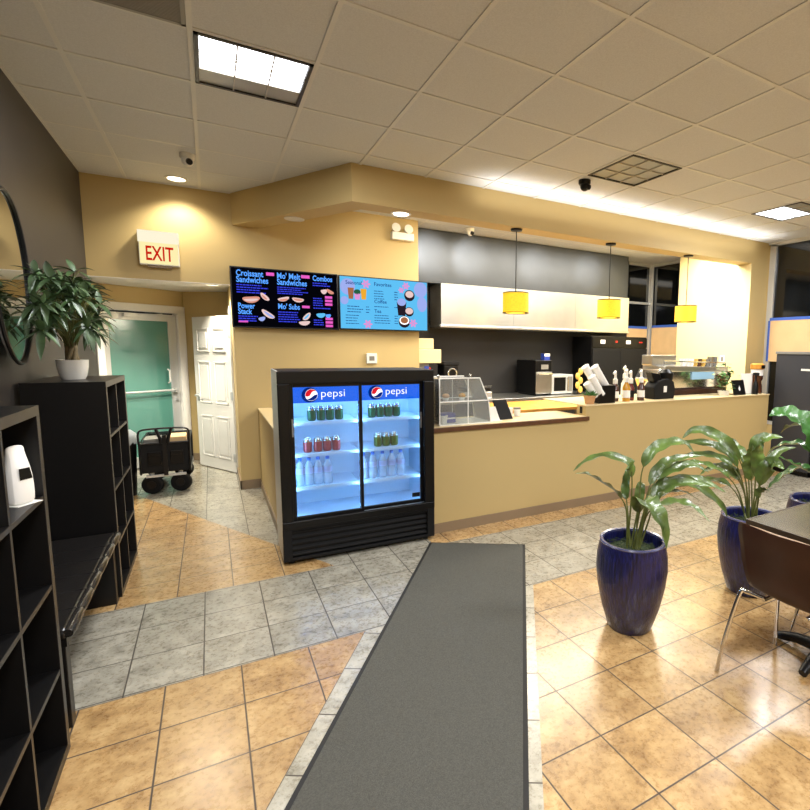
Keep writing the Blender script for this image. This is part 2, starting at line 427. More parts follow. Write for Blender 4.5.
# soffit and header band over the counter
bm = bm_new(); prism(bm, [(.262, YB), (1.135, 4.64), (XR, 4.64), (XR, 4.87), (1.272, 4.87), (.524, YB)], 2.872, HC); struct(obj('trim_soffit', bm, M['tan']))
bm = bm_new(); prism(bm, [(6.845, 4.64), (XR, 4.64), (XR, 6.0), (6.90, 6.0)], 0, 2.872); struct(obj('wall_pillar', bm, [M['tan'], M['cream']]))
o = bpy.data.objects['wall_pillar']
for p in o.data.polygons:
    if p.normal.x < -.8: p.material_index = 1
bm = bm_new(); prism(bm, [(6.848, 4.80), (XR, 4.80), (XR, 6.0), (6.901, 6.0)], 2.872, HC); struct(obj('wall_pillar_upper', bm, M['cream']))
bm = bm_new(); box(bm, (2.2, YB+.12, 0), (2.34, 7.0, HC)); struct(obj('wall_kitchen_left', bm, M['dkwall']))
bm = bm_new(); box(bm, (2.2, 6.92, 0), (6.62, 7.04, HC)); box(bm, (6.62, 6.92, 0), (XR+.1, 7.04, 1.3)); struct(obj('wall_kitchen_back', bm, M['dkwall']))
bm = bm_new(); box(bm, (XL-.12, YF-.12, 0), (XR+.12, YF, HC)); struct(obj('wall_front', bm, M['tan']))
# outer right wall: sill wall, glass above, slim frame
bm = bm_new(); box(bm, (XR, YF, 0), (XR+.1, 4.62, .5)); box(bm, (XR, 4.62, 0), (XR+.1, 6.0, HC)); box(bm, (XR, 6.0, 0), (XR+.1, 6.92, 1.3)); struct(obj('wall_right', bm, M['tan']))
bm = bm_new(); box(bm, (XR+.03, YF, .5), (XR+.05, 4.56, HC))
wn_ = struct(obj('window_1', bm, M['nightglass']))
bm = bm_new()
for y0, y1 in ((4.53, 4.62), (2.9, 2.96), (1.3, 1.36), (-.3, -.24)): box(bm, (XR-.005, y0, .5), (XR+.06, y1, HC))
box(bm, (XR-.005, YF, HC-.05), (XR+.06, 4.6, HC)); box(bm, (XR-.005, YF, .5), (XR+.06, 4.6, .55))
obj('window_frame', bm, M['alum'], wn_)
bm = bm_new(); box(bm, (6.62, 6.97, 1.3), (XR, 6.99, HC)); w2 = struct(obj('window_2', bm, M['nightglass']))
bm = bm_new()
box(bm, (XR-.06, 6.91, 1.3), (XR+.0, 6.985, HC)); box(bm, (6.62, 6.93, HC-.05), (XR, 6.985, HC)); box(bm, (6.62, 6.93, 2.45), (XR, 6.965, 2.49)); box(bm, (6.62, 6.93, 1.3), (XR, 6.985, 1.34))
obj('window_frame', bm, M['alum'], w2)
bm = bm_new(); box(bm, (XR+.02, 6.0, 1.3), (XR+.04, 6.92, HC)); w3 = struct(obj('window_3', bm, M['nightglass']))
bm = bm_new(); box(bm, (XR-.02, 6.0, HC-.05), (XR+.03, 6.91, HC)); box(bm, (XR-.02, 6.0, 1.3), (XR+.03, 6.91, 1.34)); obj('window_frame', bm, M['alum'], w3)
# rubber base along the visible walls
bm = bm_new(); box(bm, (.222, YB-.012, 0), (.43, YB, .1)); box(bm, (.222, YB-.012, 0), (.235, 7.0, .1)); struct(obj('baseboard_back', bm, M['base']))
bm = bm_new(); seg_wall(bm, Bp-nd*.012, Cc-Vector((.0, .012)), 0, .1, .012); struct(obj('baseboard_alcove', bm, M['base']))

# ------------------------------------------------------------------ glazed entrance door in the alcove (door_1)
def door_root(name, loc, rz):
    o = bpy.data.objects.new(name, None); COL.objects.link(o); o.location = loc; o.rotation_euler = (0, 0, rz); return struct(o)
L1 = (Bp-A).length
d1 = door_root('door_1', (A.x, A.y, 0), math.atan2(ud.y, ud.x))
bm = bm_new()
box(bm, (0, -.03, 0), (.075, .1, 2.08)); box(bm, (L1-.095, -.03, 0), (L1-.0, .1, 2.08)); box(bm, (0, -.03, 2.02), (L1, .1, 2.115))
obj('door_frame', bm, M['white'], d1, .004)
bm = bm_new(); box(bm, (.08, .02, .02), (.15, .065, 2.0)); box(bm, (L1-.20, .02, .02), (L1-.1, .065, 2.0)); box(bm, (.15, .02, 1.91), (L1-.20, .065, 2.0)); box(bm, (.15, .02, .02), (L1-.20, .065, .16))
obj('door_leaf', bm, M['alum'], d1, .003)
bx('door_glass', (.15, .038, .16), (L1-.20, .048, 1.91), M['teal'], d1)
bm = bm_new(); cyl(bm, (.15, -.02, 1.0), (L1-.15, -.02, 1.0), .014); box(bm, (L1-.18, -.03, .97), (L1-.14, .03, 1.03)); box(bm, (.13, -.03, .97), (.16, .03, 1.03)); obj('push_bar', bm, M['alum'], d1)
bm = bm_new(); box(bm, (.3, -.04, 1.945), (.5, .02, 1.99)); tube(bm, [(.45, -.05, 1.985), (.62, -.09, 1.985), (.74, -.03, 2.0)], .009, 8); obj('door_closer', bm, M['alum'], d1)
bm = bm_new(); tube(bm, [(L1-.25, -.005, 1.1), (L1-.25, -.045, 1.12), (L1-.25, -.045, 1.26), (L1-.25, -.005, 1.28)], .01, 8); obj('pull_handle', bm, M['white'], d1, smooth=True)
bx('door_lock', (L1-.16, .0, .86), (L1-.12, .02, .92), M['alum'], d1)

# ------------------------------------------------------------------ white six panel door standing open (door_2)
hx, hy = .215, 7.05; fx, fy = -.185, 7.80
ang = math.atan2(fy-hy, fx-hx); DL = math.hypot(fx-hx, fy-hy); DH = 1.965
d2 = door_root('door_2', (hx, hy, 0), ang)
bm = bm_new(); box(bm, (0, -.036, .012), (DL, 0, DH))
obj('door_leaf', bm, M['white'], d2, .003)
bm = bm_new()
for x0, x1 in ((.10, DL/2-.045), (DL/2+.045, DL-.10)):
    for z0, z1 in ((.16, .70), (.86, 1.40), (1.52, 1.82)):
        for sy in (-.043, .001):
            # raised rim around each pressed panel
            for a, b in (((x0, z0), (x1, z0+.018)), ((x0, z1-.018), (x1, z1)), ((x0, z0), (x0+.018, z1)), ((x1-.018, z0), (x1, z1))):
                box(bm, (a[0], sy, a[1]), (b[0], sy+.007, b[1]))
            box(bm, (x0+.05, sy+.001, z0+.05), (x1-.05, sy+.006, z1-.05))
obj('door_panel', bm, M['white'], d2, .002)
for z in (.2, .98, 1.76):
    bm = bm_new(); cyl(bm, (-.012, -.002, z-.05), (-.012, -.002, z+.05), .012, seg=10); box(bm, (-.01, -.003, z-.05), (.04, .006, z+.05)); obj('hinge', bm, M['alum'], d2)
for sy, e in ((.0, 1), (-.036, -1)):
    bm = bm_new(); cyl(bm, (DL-.07, sy, .95), (DL-.07, sy+e*.05, .95), .012, seg=12); cyl(bm, (DL-.07, sy, .95), (DL-.07, sy+e*.008, .95), .03, seg=16); tube(bm, [(DL-.07, sy+e*.045, .95), (DL-.18, sy+e*.05, .955)], .01, 8); obj('door_handle', bm, M['alum'], d2, smooth=True)
bm = bm_new(); box(bm, (.222, 6.95, 0), (.236, 7.04, 2.08)); box(bm, (.222, 6.95, 1.99), (.236, 7.85, 2.08)); box(bm, (.235, 7.03, 0), (.33, 7.045, 2.0)); struct(obj('trim_door', bm, M['white']))

# ------------------------------------------------------------------ ceiling fittings
def troffer(ix, iy, lit, label, half=False, far=True):
    x0 = gx0+gs*ix; y0 = gy0+gs*iy
    t = thing('ceiling_light', label, 'ceiling light', (x0+gs/2, y0+gs/2, HC), 0, None if half else None)
    h = gs/2-.014
    bm = bm_new()
    for lo, hi in (((-h, -h, -.012), (h, -h+.02, .0)), ((-h, h-.02, -.012), (h, h, 0)), ((-h, -h, -.012), (-h+.02, h, 0)), ((h-.02, -h, -.012), (h, h, 0))): box(bm, lo, hi)
    obj('frame', bm, M['blackedge'] , t)
    bm = bm_new(); box(bm, (-h+.02, -h+.02, -.002), (h-.02, h-.02, -.001)); obj('reflector', bm, M['trofoff'], t)
    if lit:
        ya, yb = (-h+.03, h*.28) if far else (-h*.28, h-.03)
        for y0_, y1_ in ((ya, ya+(yb-ya)*.47), (ya+(yb-ya)*.53, yb)):
            bm = bm_new(); box(bm, (-h+.025, y0_, -.005), (h-.025, y1_, -.002)); obj('tube_lens', bm, M['trofon'], t)
    bm = bm_new()
    n = 3
    for k in range(1, n):
        p = -h+.02+(2*h-.04)*k/n
        box(bm, (p-.004, -h+.02, -.011), (p+.004, h-.02, -.003)); box(bm, (-h+.02, p-.004, -.0105), (h-.02, p+.004, -.003))
    obj('louver', bm, M['troflouver'], t)
    if lit:
        l = bpy.data.lights.new('troffer_lamp', 'AREA'); l.shape = 'SQUARE'; l.size = .5; l.energy = P_TROF; l.color = C_TROF
        lo_ = bpy.data.objects.new('troffer_lamp', l); COL.objects.link(lo_); lo_.location = (x0+gs/2, y0+gs/2, HC-.03)
    return t
troffer(1, 2, True, 'lit square ceiling light above the left walkway')
t2 = troffer(6, 2, False, 'unlit square louvered ceiling light in front of the counter')
troffer(10, 2, True, 'lit square ceiling light near the right window wall', far=False)
# unseen lights added behind and beside the camera to light the room
for ix, iy in ((1, -3), (5, -2), (9, -3), (5, -6), (9, -6), (1, -6)):
    troffer(ix, iy, True, 'added unseen lit ceiling light behind the viewer').__setitem__('group', 'added ceiling lights behind the viewer')
# return air grille at the top left
t = thing('air_vent', 'dark grey square return air grille in the ceiling', 'vent', (gx0+gs*.5, gy0+gs*1.5, HC))
h = gs/2-.014
bm = bm_new(); box(bm, (-h, -h, -.012), (h, -h+.02, 0)); box(bm, (-h, h-.02, -.012), (h, h, 0)); box(bm, (-h, -h, -.012), (-h+.02, h, 0)); box(bm, (h-.02, -h, -.012), (h, h, 0)); obj('frame', bm, M['ventgrey'], t)
bm = bm_new()
for k in range(44):
    y = -h+.03+k*(2*h-.06)/43
    box(bm, (-h+.02, y-.002, -.01), (h-.02, y+.003, -.002))
obj('grille', bm, M['ventgrey'], t)

def downlight(x, y, z, label, e=40., spot=True, size=2.0, r=.075, aim=None, on=True):
    t = thing('downlight', label, 'ceiling light', (x, y, z))
    bm = bm_new(); lathe(bm, [(r+.02, 0), (r+.02, -.006), (r, -.008), (r, 0)], seg=28); obj('trim_ring', bm, M['whitepl'], t, smooth=True)
    bm = bm_new(); lathe(bm, [(0, -.003), (r, -.003)], seg=28); obj('lens', bm, M['can_on'] if on else M['whitepl'], t)
    if not on: return t
    l = bpy.data.lights.new('downlight_lamp', 'SPOT'); l.energy = e; l.spot_size = size; l.spot_blend = .6; l.shadow_soft_size = .06; l.color = C_DOWN
    lo_ = bpy.data.objects.new('downlight_lamp', l); COL.objects.link(lo_); lo_.location = (x, y, z-.03)
    if aim: lo_.rotation_euler = (Vector(aim)-lo_.location).to_track_quat('-Z', 'Y').to_euler()
    return t
downlight(-.20, 5.99, HC, 'round recessed light above the red exit sign', P_DOWN*1.3, size=2.3)
downlight(-.91, 6.86, 2.32, 'round recessed light at the left of the door alcove ceiling', P_DOWN*P_ALC)
downlight(.06, 7.0, 2.32, 'round recessed light in the alcove ceiling above the white door', P_DOWN*P_ALC)
downlight(.79, 5.58, 2.872, 'round recessed light in the soffit left of the menu screens', 0, on=False)
downlight(1.63, 4.80, 2.872, 'round recessed light in the soffit in front of the menu screens', P_DOWN*1.5, aim=(2.15, 6.24, 2.2), size=1.7)
# kitchen: spots behind the header washing the grey panel, and the kitchen's general light
for x in (2.62, 3.25, 4.35, 5.4):
    l = bpy.data.lights.new('track_spot', 'SPOT'); l.energy = P_SPOT; l.spot_size = math.radians(30); l.spot_blend = 1.; l.shadow_soft_size = .04; l.color = (1., .96, .9)
    lo_ = bpy.data.objects.new('track_spot', l); COL.objects.link(lo_); lo_.location = (x-.1, 5.25, 3.1)
    lo_.rotation_euler = (Vector((x, 6.56, 2.86))-lo_.location).to_track_quat('-Z', 'Y').to_euler()
l = bpy.data.lights.new('kitchen_lamp', 'AREA'); l.shape = 'RECTANGLE'; l.size = 4.0; l.size_y = .7; l.energy = P_KIT; l.color = (1., .93, .80)
lo_ = bpy.data.objects.new('kitchen_lamp', l); COL.objects.link(lo_); lo_.location = (4.6, 5.25, 3.185)
l = bpy.data.lights.new('added_header_wash', 'AREA'); l.shape = 'RECTANGLE'; l.size = 4.6; l.size_y = .25; l.energy = P_WASH; l.color = (1., .97, .92); l.spread = math.radians(130)
lo_ = bpy.data.objects.new('added_header_wash', l); COL.objects.link(lo_); lo_.location = (4.6, 4.42, 2.92); lo_.rotation_euler = (PI, 0, 0)  # added lamp without a fixture, brightens the ceiling along the header

# dome cameras
def dome(loc, label, body, rz=0):
    t = thing('dome_camera', label, 'security camera', loc, rz)
    bm = bm_new(); lathe(bm, [(0, 0), (.058, 0), (.058, -.03), (.05, -.04), (0, -.04)], seg=24); obj('mount', bm, M[body], t, smooth=True)
    bm = bm_new(); sphere(bm, (0, -.005, -.055), .045, 20); obj('ball', bm, M[body], t, smooth=True)
    bm = bm_new(); cyl(bm, (.01, -.035, -.065), (.014, -.055, -.075), .026, .024, 18); obj('lens', bm, M['blackpl'], t, smooth=True)
dome((-.085, 5.20, HC), 'white dome security camera on the ceiling near the exit sign', 'whitepl')
dome((3.14, 3.92, HC), 'black dome security camera on the ceiling beside the unlit light', 'blackpl')
dome((3.06, 6.22, HC-.006), 'small white dome camera on the kitchen ceiling above the grey panel', 'whitepl')

# ------------------------------------------------------------------ wall and ceiling mounted things
# exit sign
t = thing('exit_sign', 'lit box sign with red letters above the door alcove', 'sign', (-.385, YB, 2.385))
bx('housing', (-.165, -.085, 0), (.165, 0, .325), M['exitface'] if False else M['whitepl'], t, .004)
bx('face', (-.158, -.088, .01), (.158, -.0855, .215), M['exitface'], t)
bx('cap', (-.168, -.092, .215), (.168, 0.0, .328), M['exitcap'], t, .003)
bm = bm_new(); text_mesh('EXIT', .195, (-.115, -.0895, .045), bm, .58, .003); obj('lettering', bm, M['exitred'], t)
bx('underside', (-.1, -.07, -.02), (.1, -.01, 0), M['base'], t)

# emergency light
t = thing('emergency_light', 'white twin head emergency light above the drinks menu screen', 'emergency light', (2.12, YB, 2.92))
bx('housing', (-.14, -.08, 0), (.14, 0, .09), M['whitepl'], t, .008)
for x in (-.09, .07):
    bm = bm_new(); cyl(bm, (x, -.02, .13), (x, -.085, .14), .035, .055, 20); cyl(bm, (x, -.03, .08), (x, -.03, .13), .012, seg=10)
    obj('lamp_head', bm, M['whitepl'], t, smooth=True)

# thermostat
t = thing('thermostat', 'small square thermostat on the tan wall over the cooler', 'thermostat', (1.715, YB, 1.40))
bx('body', (-.065, -.03, 0), (.065, 0, .125), M['whitepl'], t, .006); bx('display', (-.032, -.032, .035), (.032, -.03, .09), M['grey'], t)

# menu screens -----------------------------------------------------
def screen(name, label, x0, z0, wd, ht, bg):
    t = thing(name, label, 'screen', (x0, YB-.1, z0))
    bx('casing', (0, 0, 0), (wd, .055, ht), M['blackpl'], t, .003)
    bx('bracket', (wd*.35, .055, ht*.3), (wd*.65, .1, ht*.7), M['blackmetal'], t)
    bm = bm_new(); quad_xz(bm, .012, .014, wd-.012, ht-.012, -.0012); obj('display', bm, M[bg], t)
    return t
W1, H1 = 1.098, .640
t = screen('menu_screen', 'black sandwich menu screen left of the blue drinks menu', .218, 1.797, W1, H1, 'screenblack')
y = -.0022
def part_text(lines, m, t, yy=y, name='menu_heading'):
    bm = bm_new()
    for body, size, x, z, sq, bold in lines: text_mesh(body, size, (x, yy, z), bm, sq, bold)
    return obj(name, bm, M[m], t)
part_text([('Croissant', .088, .055, .545, .76, .002), ('Sandwiches', .088, .055, .478, .76, .002)], 'scrblue', t)
part_text([("Mo' Melt", .088, .45, .545, .76, .002), ('Sandwiches', .088, .45, .478, .76, .002)], 'scrblue', t)
part_text([('Combos', .082, .82, .548, .76, .002)], 'scrblue', t)
part_text([('Power', .08, .06, .205, .76, .002), ('Stack', .08, .06, .145, .76, .002)], 'scrblue', t)
part_text([("Mo' Subs", .082, .45, .215, .76, .002)], 'scrblue', t)
def rows(bars, m, t, name='menu_lines', yy=y):
    bm = bm_new()
    for x0, x1, z0, z1 in bars: quad_xz(bm, x0, z0, x1, z1, yy)
    return obj(name, bm, M[m], t)
rr = random.Random(3)
def para(x0, x1, ztop, n, dz=.026, h=.011, m='scrdim'):
    bm = bm_new()
    for k in range(n):
        xq = x0; xe = x0+(x1-x0)*rr.uniform(.72, 1.)
        while xq < xe:
            wv = rr.uniform(.012, .04); quad_xz(bm, xq, ztop-dz*k, min(xq+wv, xe), ztop-dz*k+h, y); xq += wv+.005
    obj('menu_lines', bm, M[m], t)
para(.055, .36, .445, 4); para(.06, .25, .115, 3, .024); para(.45, .77, .445, 4, .022, .010); para(.45, .68, .175, 5); para(.82, 1.02, .515, 2)
para(.82, .93, .345, 4); para(.82, .93, .10, 3); para(.82, 1.04, .235, 1)
for x0, x1, z0, z1 in [(.345, .425, .565, .60), (.70, .79, .565, .60), (.70, .78, .235, .262), (.06, .15, .055, .075)]+[(.95, 1.03, z, z+.028) for z in (.355, .315, .275, .11, .07, .03)]:
    bm = bm_new(); quad_xz(bm, x0, z0, x1, z1, y); obj('price_tag', bm, M['scrpink'], t)
def food(cx, cz, rx_, rz_, m, tilt=0., dy=0.):
    bm = bm_new(); n = 24
    bm.faces.new([bm.verts.new((cx+rx_*math.cos(a)*math.cos(tilt)-rz_*math.sin(a)*math.sin(tilt), y-dy, cz+rx_*math.cos(a)*math.sin(tilt)+rz_*(math.sin(a)+.25*math.cos(2*a))*math.cos(tilt))) for a in [2*PI*k/n for k in range(n)]])
    obj('food_picture', bm, M[m], t)
food(.19, .305, .085, .034, 'scrfood', .1); food(.19, .298, .07, .014, 'scrfood2', .1, .0005); food(.325, .335, .055, .024, 'scrfood2', -.75, .0008); food(.32, .33, .035, .010, 'scrfood', -.75, .0012)
food(.51, .325, .06, .022, 'scrfood2', .25); food(.51, .315, .045, .012, 'scrfood', .2, .0005); food(.66, .325, .062, .024, 'scrfood2', -.1); food(.66, .325, .05, .012, 'scrfood', -.1, .0005)
food(.94, .435, .035, .026, 'scrfood2', .2); food(1.01, .435, .045, .02, 'scrfood', -.5, .0004)
food(.35, .15, .075, .028, 'scrfood2', -.6); food(.36, .145, .06, .012, 'scrlilac', -.6, .0005); food(.285, .10, .035, .022, 'scrlilac', .3)
food(.745, .14, .055, .026, 'scrfood2', .8); food(.72, .07, .06, .024, 'scrfood2', .1); food(.745, .14, .04, .010, 'scrsky', .8, .0005); food(.90, .165, .05, .026, 'scrsky', .1); food(.98, .16, .03, .022, 'scrblue', .1)

W2, H2 = 1.10, .628
t = screen('menu_screen', 'pale blue drinks menu screen with coffee cups and flowers', 1.326, 1.806, W2, H2, 'scrsky')
for c, r in (((.10, .5), .10), ((1.0, .52), .10), ((1.02, .34), .10), ((.06, .34), .05)):
    bm = bm_new(); disc(bm, (c[0], y+.0006-.0002*c[0], c[1]), r*.95, rx=min(r, W2-.014-c[0], c[0]-.014)); obj('pale_patch', bm, M['scrlilac'], t)
part_text([('Seasonal', .062, .075, .53, .9, .0005), ('Favorites', .062, .41, .53, .95, .0005), ('Coffee', .06, .41, .325, .95, .0005), ('Tea', .06, .41, .21, .95, .0005)], 'scrnavy', t)
for a in ((.09, .28, .27, 3, .032, .009), (.07, .25, .165, 4, .032, .008), (.41, .56, .465, 4, .03, .008), (.41, .62, .28, 1, .03, .008), (.41, .62, .175, 4, .03, .008), (.31, .36, .27, 3, .032, .009), (.66, .71, .465, 4, .03, .009), (.66, .71, .28, 1, .03, .009), (.66, .71, .175, 4, .03, .009)): para(*a, m='scrnavy')
def flower(cx, cz, r, yy=y-.0004):
    bm = bm_new()
    for k in range(6):
        a = k*PI/3; vs = []
        for q in range(9):
            s = q/8*2*PI; px, pz = r*.55+r*.45*math.cos(s), r*.24*math.sin(s)
            vs.append(bm.verts.new((cx+px*math.cos(a)-pz*math.sin(a), yy-.0001*k, cz+px*math.sin(a)+pz*math.cos(a))))
        bm.faces.new(vs[:8])
    obj('flower_picture', bm, M['scrflower'], t)
flower(.315, .545, .055); flower(.81, .555, .05); flower(.75, .50, .04); flower(.90, .10, .055); flower(.33, .07, .055)
def cup_front(x, z, w0, w1, h, m):
    bm = bm_new(); bm.faces.new([bm.verts.new(p) for p in ((x-w0, y, z), (x+w0, y, z), (x+w1, y, z+h), (x-w1, y, z+h))]); obj('drink_picture', bm, M[m], t)
cup_front(.135, .36, .026, .036, .13, 'scrbrown'); cup_front(.21, .355, .026, .036, .07, 'scrflower'); bm = bm_new(); disc(bm, (.21, y, .445), .03, rx=.04); obj('drink_picture', bm, M['scrgreen'], t); cup_front(.285, .36, .026, .036, .125, 'scramber')
for cx, cz, r, m in ((.855, .44, .068, 'scrdark'), (.85, .24, .058, 'scrdark'), (.785, .115, .074, 'scrdark')):
    bm = bm_new(); disc(bm, (cx, y, cz), r); obj('cup_picture', bm, M[m], t)
for cx, cz, r, m in ((.855, .455, .052, 'scrfood2'), (.85, .25, .05, 'scrfood2'), (.785, .13, .064, 'signwhite'), (.785, .133, .048, 'scrbrown'), (.752, .355, .056, 'scrlilac')):
    bm = bm_new(); disc(bm, (cx, y-.0006-(.0006 if m == 'scrbrown' else 0), cz), r*.8, rx=r); obj('cup_rim_picture', bm, M[m], t)
cup_front(.752, .19, .045, .062, .165, 'scrdark')

# round mirror on the dark left wall
t = thing('round_mirror', 'round wall mirror with thin black rim on the dark wall', 'mirror', (XL+.05, 3.765, 1.95), math.radians(5))
bm = bm_new(); n = 48; tube(bm, [(.022, .46*math.cos(2*PI*k/n), .46*math.sin(2*PI*k/n)) for k in range(n)], .010, 8, closed=True); obj('rim', bm, M['blackmetal'], t, smooth=True)
bm = bm_new(); cyl(bm, (.003, 0, 0), (.016, 0, 0), .452, seg=48); obj('mirror_glass', bm, M['mirror'], t)

# pendants ---------------------------------------------------------
def pendant(first, x, y, label):
    if first is not None: return dup(first, (x, y, 2.872), label=label)
    t = thing('pendant_lamp', label, 'pendant lamp', (x, y, 2.872), group='amber drum pendants over the counter')
    bm = bm_new(); lathe(bm, [(0, 0), (.065, 0), (.06, -.018), (.012, -.026), (0, -.026)], seg=28); obj('canopy', bm, M['blackmetal'], t, smooth=True)
    bm = bm_new(); cyl(bm, (0, 0, -.02), (0, 0, -.67), .0055, seg=10); obj('rod', bm, M['blackmetal'], t, smooth=True)
    bm = bm_new(); lathe(bm, [(.136, -.885), (.14, -.885), (.14, -.672), (.136, -.672), (.136, -.885)], seg=40); obj('lamp_shade', bm, M['shade'], t, smooth=True)
    for z in (-.672, -.885): bm = bm_new(); lathe(bm, [(.134, z-.005), (.1425, z-.005), (.1425, z+.005), (.134, z+.005), (.134, z-.005)], seg=40); obj('shade_ring', bm, M['blackmetal'], t, smooth=True)
    bm = bm_new()
    for k in range(3): a = 2*PI*k/3; cyl(bm, (0, 0, -.665), (.137*math.cos(a), .137*math.sin(a), -.672), .003, seg=6)
    obj('spider', bm, M['blackmetal'], t, smooth=True)
    bm = bm_new(); sphere(bm, (0, 0, -.77), .035, 14, 1.2); cyl(bm, (0, 0, -.73), (0, 0, -.665), .014, seg=10); obj('bulb', bm, M['can_on'], t, smooth=True)
    return t
p0 = pendant(None, 2.885, 4.735, 'amber drum pendant lamp nearest the menu screens')
pendant(p0, 4.22, 4.735, 'middle of the three amber drum pendant lamps')
pendant(p0, 5.60, 4.735, 'amber drum pendant lamp in front of the cream wall')
for x in (2.92, 4.24, 5.60):
    l = bpy.data.lights.new('pendant_glow', 'POINT'); l.energy = 5; l.color = (1., .8, .45); l.shadow_soft_size = .05
    lo_ = bpy.data.objects.new('pendant_glow', l); COL.objects.link(lo_); lo_.location = (x, 4.735, 2.05)

# ------------------------------------------------------------------ sliding door drinks cooler
t = thing('drinks_cooler', 'black two door glass drinks cooler at the counter corner', 'refrigerator', (.39, 3.83, 0), math.radians(-1.5))
CW, CD, CH = 1.16, .53, 1.425
bm = bm_new()
box(bm, (.012, .03, .27), (.06, CD, CH-.02)); box(bm, (CW-.06, .03, .27), (CW-.012, CD, CH-.02)); box(bm, (.06, CD-.05, .27), (CW-.06, CD, CH-.02)); box(bm, (.012, .03, CH-.05), (CW-.012, CD, CH)); box(bm, (.012, .05, .03), (CW-.012, CD, .3))
obj('cabinet', bm, M['blackpl'], t, .004)
bx('side_panel', (0, .02, .03), (.012, CD, CH), M['alum'], t); bx('side_panel', (CW-.012, .02, .03), (CW, CD, CH), M['blackpl'], t)
bm = bm_new(); box(bm, (.0, 0, 1.335), (CW, .03, CH)); box(bm, (0, 0, .275), (CW, .03, .33)); box(bm, (0, 0, .33), (.075, .03, 1.335)); box(bm, (CW-.085, 0, .33), (CW, .03, 1.335))
obj('front_frame', bm, M['blackpl'], t, .006)
bm = bm_new(); box(bm, (.061, .05, .302), (CW-.061, .052+.0, .304)); box(bm, (.061, CD-.056, .30), (CW-.061, CD-.051, 1.37)); box(bm, (.061, .08, .30), (.066, CD-.056, 1.37)); box(bm, (CW-.066, .08, .30), (CW-.061, CD-.056, 1.37)); box(bm, (.066, .06, .302), (CW-.066, CD-.056, .322)); box(bm, (.066, .06, 1.35), (CW-.066, CD-.056, 1.37))
obj('liner', bm, M['fridgein'], t)
SH = (.545, .80, 1.040)
for z in SH:
    for x0, x1 in ((.07, CW/2-.006), (CW/2+.006, CW-.07)):
        bm = bm_new()
        for k in range(9): yy = .13+k*(CD-.2)/8; cyl(bm, (x0, yy, z-.006), (x1, yy, z-.006), .003, seg=6)
        box(bm, (x0, .125, z-.024), (x1, .131, z-.0)); box(bm, (x0, .13, z-.006), (x1, CD-.06, z-.001))
        obj('shelf', bm, M['fridgein'], t)
bm = bm_new()
for x in (.092, CW/2, CW-.07): box(bm, (x-.008, .088, .35), (x+.008, .098, 1.33))
box(bm, (.09, .09, 1.335), (CW-.09, .11, 1.345))
obj('light_strip', bm, M['led'], t)
bm = bm_new()
for k in range(5):
    z = .055+k*.044
    bm_v = [(-.0, z), (.018, z+.008), (.018, z+.016), (.0, z+.034)]
    a = [bm.verts.new((.06, -q[0]+.045, q[1])) for q in bm_v]; c = [bm.verts.new((CW-.06, -q[0]+.045, q[1])) for q in bm_v]
    bm.faces.new(a); bm.faces.new(c[::-1])
    for q in range(4): bm.faces.new((a[q], c[q], c[(q+1) % 4], a[(q+1) % 4]))
box(bm, (.0, .01, .03), (.06, .05, .275)); box(bm, (CW-.06, .01, .03), (CW, .05, .275)); box(bm, (.0, .012, .258), (CW, .05, .275)); box(bm, (0, .012, .03), (CW, .05, .05))
obj('grille', bm, M['blackmat'], t, .002)
for x in (.06, CW-.06):
    for yy in (.07, CD-.06):
        bm = bm_new(); cyl(bm, (x, yy, 0), (x, yy, .03), .022, seg=14); obj('foot', bm, M['blackpl'], t)
